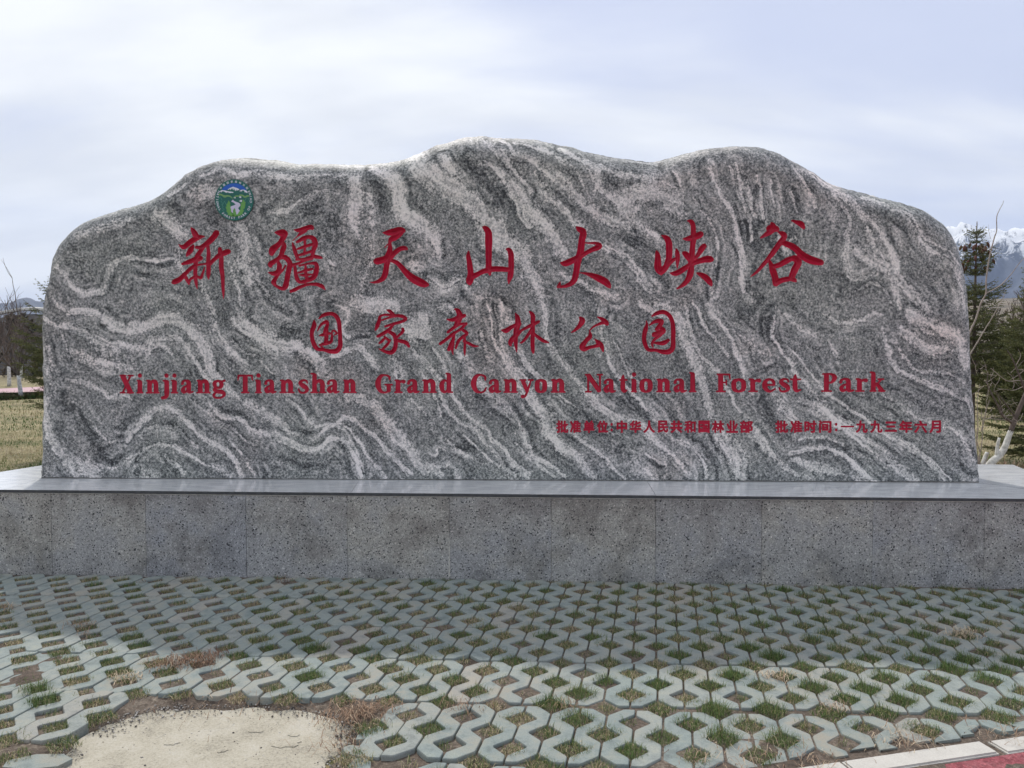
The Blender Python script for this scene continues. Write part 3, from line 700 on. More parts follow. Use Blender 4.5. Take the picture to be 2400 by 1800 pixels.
G(*a_, [(1795,70,8),(1830,85,23),(1855,140,34),(1840,200,34),(1800,270,18)], [(1710,190,8),(1770,195,22),(1850,165,28),(1910,145,21)], [(1930,240,17),(1860,245,16),(1780,290,18),(1720,335,17)],
  [(1930,235,15),(1880,290,17),(1820,330,15),(1760,370,19),(1700,420,19),(1630,470,17)], [(1790,340,15),(1780,420,20),(1750,480,21),(1730,535,21)], [(1780,460,16),(1770,540,15),(1780,595,6)],
  [(1890,310,17),(1940,350,18),(1890,390,17),(1840,440,18),(1810,520,13)], [(1910,390,15),(1915,470,15),(1912,540,15),(1915,600,8)], [(1900,440,13),(1960,465,17),(2020,495,15),(2070,497,7)])
a_ = (1150, 710, 4.706)
G(*a_, [(275,115,8),(295,160,25),(300,230,32),(280,310,28),(275,400,25),(280,480,17),(288,540,6)], [(120,300,8),(170,305,26),(240,260,21),(320,230,20)], [(330,320,12),(280,360,26),(230,410,28),(215,445,22),(222,470,10)],
  [(325,310,13),(400,270,17),(470,235,21),(530,205,15)], [(430,95,10),(465,140,25),(465,230,23),(465,330,23),(462,430,23),(465,510,21),(470,550,11)], [(460,280,19),(400,370,17),(350,430,13),(320,442,5)], [(480,340,15),(540,390,19),(590,420,19),(640,438,8)])
G(*a_, [(985,160,12),(1010,195,32),(980,250,24),(930,300,15),(890,325,6)], [(1180,155,8),(1230,180,21),(1270,215,28),(1288,235,15)], [(1260,210,22),(1190,235,15),(1130,265,10),(1090,305,8)],
  [(1095,320,10),(1095,370,24),(1050,420,24),(1010,480,32),(1030,508,27),(1090,490,19),(1160,475,19),(1200,450,26),(1150,400,8)], [(1180,430,22),(1220,470,26),(1240,530,11)])
G(*a_, [(1780,145,10),(1830,115,21),(1900,100,23),(1960,130,23),(2000,200,23),(2012,300,25),(2012,400,25),(2008,490,27),(1970,535,29),(1900,540,25),(1820,520,17),(1740,515,21),(1705,460,23),(1690,380,23),(1705,300,25),(1720,240,15),(1715,195,5)],
  [(1750,245,8),(1810,205,19),(1880,200,25),(1870,240,25),(1830,290,21)], [(1880,280,22),(1900,310,30),(1840,340,32),(1800,350,26)], [(1870,350,22),(1800,410,15),(1780,450,15),(1790,490,7)], [(1790,440,9),(1860,445,19),(1910,440,25),(1960,410,18)])
NBIG = len(GL)
# ---- Latin serif letters in cap-height units
def sf(x0, x1, y=0.03): return [(x0, y, .03), (x1, y, .03)]
ARCH = [(.22,.5,.05),(.36,.65,.07),(.50,.64,.10),(.58,.5,.115),(.58,.12,.115)]
LAT = {
 'X': [[(.18,.90,.12),(.64,.10,.12)],[(.66,.95,.035),(.16,.05,.035)],sf(.0,.36,.97),sf(.52,.82,.97),sf(.0,.3),sf(.44,.84)],
 'i': [[(.19,.12,.115),(.19,.60,.115)],[(.02,.69,.03),(.16,.68,.05)],sf(.0,.38),[(.19,.97,.12),(.19,.971,.12)]],
 'n': [[(.18,.12,.115),(.18,.60,.11)],[(.02,.69,.03),(.14,.68,.05)],ARCH,sf(.0,.34),sf(.44,.76)],
 'j': [[(.30,.60,.115),(.30,.0,.115),(.24,-.2,.09),(.08,-.26,.07)],[(.14,.69,.03),(.26,.68,.05)],[(.29,.97,.12),(.29,.971,.12)]],
 'a': [[(.10,.53,.07),(.14,.64,.05),(.28,.69,.045),(.42,.63,.09),(.45,.5,.11),(.45,.14,.11),(.54,.05,.06),(.68,.07,.03)],[(.45,.42,.04),(.22,.34,.05),(.13,.18,.10),(.2,.06,.07),(.42,.14,.035)]],
 'g': [[(.30,.68,.045),(.14,.60,.08),(.11,.48,.10),(.16,.34,.07),(.30,.28,.045),(.44,.34,.08),(.48,.48,.10),(.44,.60,.08),(.30,.68,.045)],[(.45,.64,.03),(.64,.68,.05)],
       [(.18,.32,.03),(.10,.18,.07),(.28,.09,.09),(.52,.05,.10),(.62,-.1,.07),(.42,-.26,.035),(.14,-.24,.05),(.07,-.1,.06),(.2,.05,.04)]],
 'T': [[(.06,.96,.035),(.82,.96,.035)],[(.03,.72,.02),(.07,.95,.045)],[(.85,.72,.02),(.81,.95,.045)],[(.44,.12,.12),(.44,.88,.12)],sf(.24,.64)],
 's': [[(.47,.56,.035),(.42,.68,.035),(.24,.69,.05),(.12,.56,.085),(.24,.42,.11),(.40,.30,.11),(.46,.16,.085),(.32,.02,.045),(.12,.04,.04),(.05,.2,.035)]],
 'h': [[(.18,.12,.115),(.18,.97,.10)],[(.02,1.06,.03),(.14,1.04,.05)],ARCH,sf(.0,.34),sf(.44,.76)],
 'G': [[(.80,.74,.03),(.78,.88,.05),(.54,.98,.035),(.28,.88,.09),(.14,.5,.135),(.28,.12,.09),(.54,.02,.035),(.74,.10,.06)],[(.76,.14,.10),(.76,.36,.10)],sf(.56,.95,.45)],
 'C': [[(.80,.70,.03),(.78,.88,.05),(.54,.98,.035),(.28,.88,.09),(.14,.5,.135),(.28,.12,.09),(.54,.02,.035),(.74,.08,.04),(.84,.26,.03)]],
 'r': [[(.18,.12,.115),(.18,.60,.11)],[(.02,.69,.03),(.14,.68,.05)],[(.2,.48,.04),(.34,.62,.05),(.50,.62,.09)],sf(.0,.40)],
 'd': [[(.46,.60,.035),(.30,.68,.05),(.15,.54,.10),(.12,.34,.12),(.18,.12,.09),(.32,.04,.05),(.46,.14,.035)],[(.54,.12,.11),(.54,.97,.10)],[(.38,1.06,.03),(.50,1.04,.05)],sf(.5,.74)],
 'y': [[(.16,.62,.10),(.40,.10,.085)],[(.64,.66,.03),(.40,.02,.045),(.28,-.2,.05),(.14,-.22,.085)],sf(.0,.32,.69),sf(.5,.76,.69)],
 'o': [[(.32,.69,.045),(.15,.58,.10),(.12,.36,.115),(.15,.14,.10),(.32,.03,.045),(.50,.14,.10),(.53,.36,.115),(.50,.58,.10),(.32,.69,.045)]],
 'N': [[(.14,.04,.035),(.14,.95,.035)],[(.18,.90,.11),(.76,.12,.11)],[(.82,.06,.035),(.82,.96,.035)],sf(.0,.3),sf(.0,.2,.97),sf(.68,.96,.97)],
 't': [[(.22,.92,.03),(.20,.72,.09),(.20,.22,.11),(.28,.06,.07),(.46,.10,.03)],sf(.0,.46,.68)],
 'l': [[(.18,.12,.115),(.18,.97,.10)],[(.02,1.06,.03),(.14,1.04,.05)],sf(.0,.36)],
 'F': [[(.22,.12,.12),(.22,.88,.12)],[(.04,.97,.03),(.70,.96,.035)],[(.70,.94,.04),(.73,.72,.02)],[(.3,.52,.035),(.52,.52,.035)],[(.53,.64,.025),(.53,.40,.025)],sf(.0,.46)],
 'e': [[(.14,.38,.035),(.54,.38,.035)],[(.53,.42,.06),(.48,.60,.07),(.32,.69,.045),(.16,.58,.09),(.12,.34,.12),(.20,.12,.09),(.36,.03,.05),(.57,.16,.03)]],
 'P': [[(.22,.12,.12),(.22,.88,.12)],[(.04,.97,.03),(.42,.97,.04),(.60,.86,.09),(.62,.72,.10),(.48,.52,.05),(.3,.48,.03)],sf(.0,.46)],
 'k': [[(.18,.12,.115),(.18,.97,.10)],[(.02,1.06,.03),(.14,1.04,.05)],[(.3,.30,.035),(.62,.65,.035)],[(.40,.42,.07),(.66,.08,.10)],sf(.0,.34),sf(.5,.84),sf(.46,.76,.68)],
}
L1 = lambda x: 270 + x / 3.814
L2 = lambda x: 850 + x / 3.814
L3 = lambda x: 1430 + x / 3.301
latin = [('X',L1(40),L1(163)),('i',L1(190),L1(248)),('n',L1(275),L1(395)),('j',L1(408),L1(482)),('i',L1(500),L1(560)),('a',L1(590),L1(697)),('n',L1(725),L1(850)),('g',L1(870),L1(985)),
 ('T',L1(1093),L1(1230)),('i',L1(1250),L1(1310)),('a',L1(1335),L1(1440)),('n',L1(1470),L1(1602)),('s',L1(1635),L1(1730)),('h',L1(1745),L1(1890)),('a',L1(1895),L1(2005)),('n',L1(2040),L1(2155)),
 ('G',L2(115),L2(268)),('r',L2(283),L2(382)),('a',L2(400),L2(508)),('n',L2(532),L2(662)),('d',L2(688),L2(806)),
 ('C',L2(970),L2(1107)),('a',L2(1130),L2(1238)),('n',L2(1260),L2(1386)),('y',L2(1405),L2(1527)),('o',L2(1540),L2(1647)),('n',L2(1683),L2(1812)),
 ('N',1371.5,1413),('a',1415.5,1443),('t',L3(72),L3(132)),('i',L3(165),L3(205)),('o',L3(228),L3(328)),('n',L3(358),L3(470)),('a',L3(492),L3(592)),('l',L3(612),L3(666)),
 ('F',L3(820),L3(930)),('o',L3(935),L3(1055)),('r',L3(1070),L3(1168)),('e',L3(1175),L3(1282)),('s',L3(1304),L3(1392)),('t',L3(1395),L3(1478)),
 ('P',L3(1634),L3(1752)),('a',L3(1772),L3(1888)),('r',L3(1896),L3(1992)),('k',L3(2008),L3(2128))]
for ch, x0, x1 in latin:
    st_ = LAT[ch]; xs = [x - r for s_ in st_ for x, y, r in s_] + [x + r for s_ in st_ for x, y, r in s_]
    mn, mxx = min(xs), max(xs); cap = 42.5
    bl = np.interp(x0, [300, 1100, 2050], [921.6, 920.2, 917.5])
    kx = (x1 - x0) / (mxx - mn)
    GL.append([[(x0 + (x - mn) * kx, bl - y * cap, r * cap * 1.04 + 0.75) for x, y, r in s_] for s_ in st_])
    if ch in 'ij': GL[-1][-1] = [(x, y, r * 0.85) for x, y, r in GL[-1][-1]]

def glyph_field(strokes, h):
    segs = []
    for st_ in strokes:
        P = np.array(st_, float)
        if len(P) > 2: P = catmull(P, 5)
        w = px2sz(P[:, :2]); sc_ = 5.87 / F
        r = np.maximum(P[:, 2], 0.8) * sc_
        for i in range(len(P) - 1): segs.append((*w[i], r[i], *w[i + 1], r[i + 1]))
    segs = np.array(segs)
    rm = np.maximum(segs[:, 2], segs[:, 5])
    x0 = (np.minimum(segs[:, 0], segs[:, 3]) - rm).min() - 2 * h; x1 = (np.maximum(segs[:, 0], segs[:, 3]) + rm).max() + 2 * h
    y0 = (np.minimum(segs[:, 1], segs[:, 4]) - rm).min() - 2 * h; y1 = (np.maximum(segs[:, 1], segs[:, 4]) + rm).max() + 2 * h
    gx = np.arange(x0, x1 + h, h); gy = np.arange(y0, y1 + h, h)
    X, Y = np.meshgrid(gx, gy, indexing='ij'); D = np.full(X.shape, 9.0)
    for ax, ay, ar, bx, by, br in segs:
        m = max(ar, br) + 6 * h
        i0, i1 = np.searchsorted(gx, [min(ax, bx) - m, max(ax, bx) + m]); j0, j1 = np.searchsorted(gy, [min(ay, by) - m, max(ay, by) + m])
        x, y = X[i0:i1, j0:j1] - ax, Y[i0:i1, j0:j1] - ay; dx, dy = bx - ax, by - ay
        t = np.clip((x * dx + y * dy) / (dx * dx + dy * dy + 1e-12), 0, 1)
        D[i0:i1, j0:j1] = np.minimum(D[i0:i1, j0:j1], np.hypot(x - t * dx, y - t * dy) - (ar + (br - ar) * t))
    D = D + (fbm(X * 150, Y * 150, 17, 2) - 0.5) * h * 0.7             # chisel-rough edge
    return gx, gy, D
def contour(gx, gy, D):
    """marching squares; returns points, edges"""
    D = np.where(np.abs(D) < 1e-6, 1e-6, D); s = D < 0
    pts, key, edges = [], {}, []
    def pt(i, j, ax):
        k_ = (i, j, ax)
        if k_ not in key:
            a = D[i, j]; b = D[i + 1, j] if ax == 0 else D[i, j + 1]; t = min(0.94, max(0.06, a / (a - b)))
            pts.append((gx[i] + t * (gx[1] - gx[0]), gy[j]) if ax == 0 else (gx[i], gy[j] + t * (gy[1] - gy[0]))); key[k_] = len(pts) - 1
        return key[k_]
    cs = s[:-1, :-1].astype(int) + s[1:, :-1] + s[1:, 1:] + s[:-1, 1:]
    for i, j in zip(*np.where((cs > 0) & (cs < 4))):
        a, b, c, d = s[i, j], s[i + 1, j], s[i + 1, j + 1], s[i, j + 1]; e = []
        if a != b: e.append(pt(i, j, 0))
        if b != c: e.append(pt(i + 1, j, 1))
        if c != d: e.append(pt(i, j + 1, 0))
        if d != a: e.append(pt(i, j, 1))
        if len(e) == 2: edges.append((e[0], e[1]))
        elif len(e) == 4:
            if a: edges += [(e[0], e[3]), (e[1], e[2])]
            else: edges += [(e[0], e[1]), (e[2], e[3])]
    return np.array(pts), edges
def bil(gx, gy, D, P):
    u = np.clip((P[:, 0] - gx[0]) / (gx[1] - gx[0]), 0, len(gx) - 1.001); v = np.clip((P[:, 1] - gy[0]) / (gy[1] - gy[0]), 0, len(gy) - 1.001)
    i, j = u.astype(int), v.astype(int); fu, fv = u - i, v - j
    r = (D[i, j] * (1 - fu) + D[i + 1, j] * fu) * (1 - fv) + (D[i, j + 1] * (1 - fu) + D[i + 1, j + 1] * fu) * fv
    out = (P[:, 0] < gx[0]) | (P[:, 0] > gx[-1]) | (P[:, 1] < gy[0]) | (P[:, 1] > gy[-1])
    return np.where(out, 9.0, r)

glyphs = []      # dict(bbox, pts, edges, fn(P)->signed distance, depth)
for gi, st_ in enumerate(GL):
    big = gi < 7; mid = gi < NBIG
    h = 0.0034 if big else (0.0026 if mid else 0.0017)
    gx, gy, D = glyph_field(st_, h); P, E_ = contour(gx, gy, D)
    glyphs.append(dict(P=P, E=E_, fn=(lambda Q, gx=gx, gy=gy, D=D: bil(gx, gy, D, Q)), h=h, depth=(0.026 if big else 0.015 if mid else 0.006), slope=(0.95 if big else 1.0 if mid else 1.1), kind=('big' if big else 'mid' if mid else 'lat')))

# small line of sans characters from the built-in font, one box each
def text_polys(ch, fatten=0.0):
    c = bpy.data.curves.new('glyph', 'FONT'); c.body = ch; c.resolution_u = 3; c.offset = fatten
    o = bpy.data.objects.new('glyph', c); col.objects.link(o)
    dg = bpy.context.evaluated_depsgraph_get(); cu = o.evaluated_get(dg).to_curve(dg); polys = []
    for s_ in cu.splines:
        bp = s_.bezier_points; pts = []
        for i in range(len(bp)):
            a, b = bp[i], bp[(i + 1) % len(bp)]
            straight = (a.handle_right - a.co).cross(b.co - a.co).length < 1e-5 and (b.handle_left - b.co).cross(b.co - a.co).length < 1e-5
            if straight: pts.append(a.co.copy())
            else: pts += interpolate_bezier(a.co, a.handle_right, b.handle_left, b.co, 5)[:-1]
        polys.append(np.array([(p.x, p.y) for p in pts]))
    o.to_curve_clear(); bpy.data.objects.remove(o); bpy.data.curves.remove(c)
    return polys
def union_field(polys, box, h, fat):
    """place glyph polygons in a photo-pixel box and return a distance field"""
    allp = np.vstack(polys); mn, mxx = allp.min(0), allp.max(0)
    x0, y0, x1, y1 = box; W = []
    for p in polys:
        q = np.c_[x0 + (p[:, 0] - mn[0]) / max(1e-6, mxx[0] - mn[0]) * (x1 - x0), y1 - (p[:, 1] - mn[1]) / max(1e-6, mxx[1] - mn[1]) * (y1 - y0)]
        W.append(px2sz(q))
    A = np.vstack(W); gx = np.arange(A[:, 0].min() - fat - 3 * h, A[:, 0].max() + fat + 4 * h, h); gy = np.arange(A[:, 1].min() - fat - 3 * h, A[:, 1].max() + fat + 4 * h, h)
    X, Y = np.meshgrid(gx, gy, indexing='ij'); Q = np.c_[X.ravel(), Y.ravel()]
    ins_ = np.zeros(len(Q), bool); d = np.full(len(Q), 9.0)
    for w in W:
        ins_ ^= inside_poly(Q, w); d = np.minimum(d, dist_poly(Q, np.vstack([w, w[:1]])))
    return gx, gy, (np.where(ins_, -d, d) - fat).reshape(X.shape)
c1 = lambda x: 1290 + x / 4.424
c2_ = lambda x: 1790 + x / 5.027
small = [('批', c1(60), c1(186)), ('准', c1(202), c1(316)), ('单', c1(342), c1(458)), ('位', c1(482), c1(598)), (':', c1(622), c1(648)), ('中', c1(686), c1(796)), ('华', c1(822), c1(942)), ('人', c1(965), c1(1085)),
 ('民', c1(1112), c1(1222)), ('共', c1(1245), c1(1370)), ('和', c1(1390), c1(1508)), ('国', c1(1535), c1(1652)), ('林', c1(1676), c1(1802)), ('业', c1(1824), c1(1946)), ('部', c1(1965), c1(2100)),
 ('批', c2_(136), c2_(288)), ('准', c2_(312), c2_(455)), ('时', c2_(478), c2_(622)), ('间', c2_(650), c2_(798)), (':', c2_(838), c2_(866)), ('一', c2_(908), c2_(1062)), ('九', c2_(1085), c2_(1225)), ('九', c2_(1255), c2_(1400)),
 ('三', c2_(1430), c2_(1572)), ('年', c2_(1598), c2_(1752)), ('六', c2_(1775), c2_(1925)), ('月', c2_(1952), c2_(2086))]
for ch, x0, x1 in small:
    y0, y1 = 985.5, 1014.5
    if ch == ':': y0, y1 = 991, 1011
    if ch == '一': y0, y1 = 998, 1001.5
    if ch == '三': y0, y1 = 988, 1012
    gx, gy, D = union_field(text_polys(ch), (x0 + 1.2, y0 + 1.2, x1 - 1.2, y1 - 1.2), 0.0019, 0.0046)
    P, E_ = contour(gx, gy, D)
    glyphs.append(dict(P=P, E=E_, fn=(lambda Q, gx=gx, gy=gy, D=D: bil(gx, gy, D, Q)), h=0.0019, depth=0.004, slope=0.9, kind='small'))

# ---- boulder front: 6.5 mm lattice, everything awkward filled by constrained triangulation
H = 0.0068
sx0, sx1 = RING[:, 0].min(), RING[:, 0].max(); sz1 = RING[:, 1].max()
ni, nj = int((sx1 - sx0) / H) + 3, int((sz1 - ZB) / H) + 3
LX = sx0 - H + np.arange(ni) * H; LZ = ZB + np.arange(nj) * H
GX, GZ = np.meshgrid(LX, LZ, indexing='ij')
# inside test per column using top profile is fragile; rasterise the ring by even-odd on rows
cnt = np.zeros((ni, nj), bool)
A_, B2 = RING, np.roll(RING, -1, 0)
for (x0, y0), (x1, y1) in zip(A_, B2):
    if abs(y0 - y1) < 1e-9: continue
    m = ((y0 > LZ + 1e-9) != (y1 > LZ + 1e-9))
    if not m.any(): continue
    xi = (x1 - x0) * (LZ[m] - y0) / (y1 - y0) + x0
    for jj, xx in zip(np.where(m)[0], xi): cnt[LX < xx, jj] ^= True
cnt[:, 0] = (LX > OUT[0, 0]) & (LX < OUT[-1, 0])
# distance to the outline on the lattice (only near it)
dE = np.full((ni, nj), 1.0)
Rm = 0.30
for k_ in range(0, len(OUT) - 1, 2):
    a = OUT[k_]; b = OUT[min(k_ + 2, len(OUT) - 1)]
    i0, i1 = np.searchsorted(LX, [min(a[0], b[0]) - Rm, max(a[0], b[0]) + Rm]); j0, j1 = np.searchsorted(LZ, [min(a[1], b[1]) - Rm, max(a[1], b[1]) + Rm])
    x, y = GX[i0:i1, j0:j1] - a[0], GZ[i0:i1, j0:j1] - a[1]; dx, dy = b - a
    t = np.clip((x * dx + y * dy) / (dx * dx + dy * dy + 1e-12), 0, 1)
    dE[i0:i1, j0:j1] = np.minimum(dE[i0:i1, j0:j1], np.hypot(x - t * dx, y - t * dy))
okn = cnt & (dE > H * 1.2)
cell = okn[:-1, :-1] & okn[1:, :-1] & okn[1:, 1:] & okn[:-1, 1:]
for g in glyphs:
    P = g['P']; i0 = int((P[:, 0].min() - LX[0]) / H) - 1; i1 = int((P[:, 0].max() - LX[0]) / H) + 2; j0 = int((P[:, 1].min() - LZ[0]) / H) - 1; j1 = int((P[:, 1].max() - LZ[0]) / H) + 2
    Q = np.c_[GX[i0:i1 + 1, j0:j1 + 1].ravel(), GZ[i0:i1 + 1, j0:j1 + 1].ravel()]
    dd = g['fn'](Q).reshape(i1 + 1 - i0, j1 + 1 - j0)
    near = dd < H * 1.3
    nc = near[:-1, :-1] | near[1:, :-1] | near[1:, 1:] | near[:-1, 1:]
    cell[i0:i1, j0:j1] &= ~nc
# staircase border
used = np.zeros((ni, nj), bool); used[:-1, :-1] |= cell; used[1:, :-1] |= cell; used[1:, 1:] |= cell; used[:-1, 1:] |= cell
full = np.zeros((ni, nj), int)
for di, dj in ((0, 0), (1, 0), (1, 1), (0, 1)):
    full[di:di + ni - 1, dj:dj + nj - 1] += cell
border = used & (full < 4)
pts, edges, nid = [], [], {}
for i, j in zip(*np.where(border)): nid[(i, j)] = len(pts); pts.append((LX[i], LZ[j]))
cp = np.zeros((ni + 1, nj + 1), bool); cp[1:-1, 1:-1] = cell[:ni - 1, :nj - 1]
# vertical lattice edges (i,j)-(i,j+1) border between cells (i-1,j) and (i,j)
dv = cp[1:, 1:] != cp[:-1, 1:]
for i, j in zip(*np.where(dv[:ni, :nj - 1])):
    if (i, j) in nid and (i, j + 1) in nid: edges.append((nid[(i, j)], nid[(i, j + 1)]))
dh = cp[1:, 1:] != cp[1:, :-1]
for i, j in zip(*np.where(dh[:ni - 1, :nj])):
    if (i, j) in nid and (i + 1, j) in nid: edges.append((nid[(i, j)], nid[(i + 1, j)]))
nborder = len(pts)
# free lattice nodes (inside, not used)
gdist = np.full((ni, nj), 9.0); gown = np.full((ni, nj), -1)
for gi, g in enumerate(glyphs):
    P = g['P']; i0 = int((P[:, 0].min() - LX[0]) / H) - 3; i1 = int((P[:, 0].max() - LX[0]) / H) + 4; j0 = int((P[:, 1].min() - LZ[0]) / H) - 3; j1 = int((P[:, 1].max() - LZ[0]) / H) + 4
    Q = np.c_[GX[i0:i1, j0:j1].ravel(), GZ[i0:i1, j0:j1].ravel()]; dd = g['fn'](Q).reshape(i1 - i0, j1 - j0)
    sub = gdist[i0:i1, j0:j1]; m = dd < sub; sub[m] = dd[m]; gown[i0:i1, j0:j1][m] = gi
fr = cnt & ~used & (dE > 0.006) & (gdist > 0.0022)
fr[:, 0] = False
for i, j in zip(*np.where(fr)): pts.append((LX[i], LZ[j]))
# ring
r0 = len(pts); pts += [tuple(p) for p in RING]; nr_ = len(RING)
edges += [(r0 + i, r0 + (i + 1) % nr_) for i in range(nr_)]
# offset rings for the round-over
tg = np.gradient(OUT, axis=0); tg /= np.linalg.norm(tg, axis=1)[:, None]; nm = np.c_[tg[:, 1], -tg[:, 0]]
if ((np.array([[0, 1.5]]) - OUT) * nm).sum(1).mean() < 0: nm = -nm
for q in (0.0012, 0.0035): pts += [tuple(p) for p in (OUT + nm * q)[3:-3]]
# glyph contours and their inner points
for g in glyphs:
    b = len(pts); pts += [tuple(p) for p in g['P']]; edges += [(b + i, b + j) for i, j in g['E']]
    st_ = {'big': 0.0052, 'mid': 0.0040, 'lat': 0.0034, 'small': 0.0034}[g['kind']]
    P = g['P']; qx = np.arange(P[:, 0].min(), P[:, 0].max(), st_); qy = np.arange(P[:, 1].min(), P[:, 1].max(), st_)
    QX, QY = np.meshgrid(qx, qy, indexing='ij'); QX = QX + (np.arange(QX.shape[1]) % 2)[None] * st_ / 2
    Q = np.c_[QX.ravel(), QY.ravel()]; dd = g['fn'](Q); Q = Q[dd < -st_ * 0.42]; pts += [tuple(p) for p in Q]
res = delaunay_2d_cdt([Vector(p) for p in pts], edges, [], 0, 1e-6)
CV = np.array([tuple(v) for v in res[0]]); CF = np.array(res[2], int); orig = res[3]
cen_ = CV[CF].mean(1)
# drop faces on structured cells or outside the ring
ci = np.clip(((cen_[:, 0] - LX[0]) / H).astype(int), 0, ni - 2); cj = np.clip(((cen_[:, 1] - LZ[0]) / H).astype(int), 0, nj - 2)
keep = ~cell[ci, cj]
dd_edge = dist_poly(cen_[keep], OUTC) if False else None
ki = np.where(keep)[0]
ok = inside_poly(cen_[ki], RING); ki = ki[ok]
CF = CF[ki]; cen_ = cen_[ki]
owner = np.full(len(CF), -1)
for gi, g in enumerate(glyphs):
    P = g['P']; m = (cen_[:, 0] > P[:, 0].min()) & (cen_[:, 0] < P[:, 0].max()) & (cen_[:, 1] > P[:, 1].min()) & (cen_[:, 1] < P[:, 1].max())
    w = np.where(m)[0]
    if len(w): w = w[g['fn'](cen_[w]) < 0]; owner[w] = gi
# global vertex table
ui, uj = np.where(used); gid = np.full((ni, nj), -1); gid[ui, uj] = np.arange(len(ui))
SV = np.c_[LX[ui], LZ[uj]]
cmap = np.empty(len(CV), int); extra = []
inv = {v: k_ for k_, v in nid.items()}
for k_, og in enumerate(orig):
    t_ = [o_ for o_ in og if o_ < nborder]
    if t_: i, j = inv[t_[0]]; cmap[k_] = gid[i, j]
    else: cmap[k_] = len(SV) + len(extra); extra.append(CV[k_])
ALL = np.vstack([SV, np.array(extra)])
quad = np.c_[gid[:-1, :-1][cell], gid[1:, :-1][cell], gid[1:, 1:][cell], gid[:-1, 1:][cell]]
tris = cmap[CF]
ar2 = (ALL[tris[:, 1]] - ALL[tris[:, 0]]); br2 = (ALL[tris[:, 2]] - ALL[tris[:, 0]])
fl = (ar2[:, 0] * br2[:, 1] - ar2[:, 1] * br2[:, 0]) < 0; tris[fl] = tris[fl][:, ::-1]
# distances to the outline for every vertex
gI = np.clip(((ALL[:, 0] - LX[0]) / H).round().astype(int), 0, ni - 1); gJ = np.clip(((ALL[:, 1] - LZ[0]) / H).round().astype(int), 0, nj - 1)
dA = dE[gI, gJ]
w = np.where((dA < 0.3))[0]
dA[w] = dist_poly(ALL[w], OUTC[::2] if len(OUTC) > 500 else OUTC, 4000)
OFFA = surf_off(ALL, dA)

# ---- veins traced from the face, rasterised in photo pixels (2 px)
VE = []
T_ = {1: (80, 340, 3.687), 2: (80, 740, 3.687), 3: (640, 300, 3.687), 4: (640, 700, 3.687), 5: (1200, 300, 2.117), 6: (1200, 700, 2.117), 7: (1720, 330, 2.117), 8: (1720, 730, 2.117)}
def ve(t, w, s, *P):
    ox, oy, k_ = T_[t]; VE.append((w, s, [(ox + x / k_, oy + y / k_) for x, y in P]))
ve(1,10,.8,(190,1040),(270,1130),(320,1220),(430,1260),(560,1240),(600,1190),(650,1090),(720,1010),(850,965),(980,985),(1100,990),(1200,980))
ve(1,8,.6,(130,1280),(170,1340),(220,1400),(300,1450)); ve(1,13,.75,(300,1450),(420,1430),(500,1440),(560,1475))
ve(1,16,.45,(330,780),(500,740),(700,670),(850,640)); ve(1,30,.6,(1050,590),(1120,640),(1200,700),(1300,780))
ve(1,10,.6,(1430,260),(1550,220),(1650,190),(1750,250),(1880,240),(1950,235),(2212,290)); ve(1,22,.7,(1380,420),(1480,400),(1560,420))
ve(1,26,.65,(1750,680),(1800,780),(1850,900),(1800,1000),(1870,1200)); ve(1,6,.6,(1680,1000),(1720,1100),(1760,1250),(1790,1400))
ve(1,7,.6,(1900,1050),(1960,1200),(2050,1330),(2200,1420)); ve(1,9,.6,(1440,1200),(1500,1300),(1530,1400),(1560,1475)); ve(1,8,.6,(2080,600),(2150,560),(2212,540))
ve(1,7,.7,(1130,430),(1200,400),(1300,330)); ve(1,12,.5,(1250,900),(1220,1000),(1300,1100))
ve(1,24,-1,(1530,560),(1560,650)); ve(1,22,-.8,(1200,520),(1260,560)); ve(1,8,-.8,(1420,540),(1520,480)); ve(1,50,-.4,(350,1000),(450,1150)); ve(1,50,-.25,(900,800),(1100,900)); ve(1,4,-.8,(1880,860),(1950,940),(2010,980))
ve(2,10,.65,(70,20),(200,80),(400,110),(480,160),(600,220),(700,250),(850,275),(960,280),(1000,210),(1100,185),(1200,190),(1300,240),(1340,330),(1420,420),(1500,560))
ve(2,17,.8,(600,20),(680,90),(780,110),(900,105),(980,80),(1070,40),(1180,20),(1290,60),(1400,160),(1450,260),(1500,370),(1540,480),(1620,600),(1700,680))
ve(2,7,.7,(960,370),(1000,300),(1070,240),(1130,260),(1180,330)); ve(2,20,.5,(330,300),(450,370),(580,410),(700,440),(820,440)); ve(2,20,.4,(500,260),(700,330),(850,380))
ve(2,9,.75,(280,560),(400,570),(500,600),(570,640),(640,710),(700,680),(800,690)); ve(2,12,.9,(90,720),(90,800),(110,930),(130,1020),(190,1130),(260,1230),(320,1310),(360,1370))
ve(2,28,.7,(400,1280),(480,1330),(540,1400)); ve(2,9,.9,(800,1080),(900,960),(960,880),(1040,810),(1150,790),(1230,830),(1300,900),(1400,990),(1500,1080),(1600,1140),(1690,1190),(1740,1260),(1780,1330),(1800,1400))
ve(2,6,.85,(940,1010),(1000,970),(1080,955),(1180,970),(1260,1010),(1330,1070),(1420,1150)); ve(2,6,.75,(880,1260),(940,1180),(1030,1130),(1120,1110),(1230,1125),(1320,1190),(1400,1250),(1520,1300))
ve(2,6,.6,(520,1270),(620,1310),(700,1330),(760,1260),(860,1200),(930,1150)); ve(2,15,-.9,(240,680),(300,790),(390,820),(440,930),(500,1050),(560,1150),(600,1230))
ve(2,5,.8,(330,740),(420,810),(480,920),(560,1010),(620,1080)); ve(2,9,.7,(1560,60),(1600,200),(1700,310),(1800,380),(1850,440)); ve(2,24,.75,(1750,40),(1850,130),(1980,190),(2080,230),(2212,260))
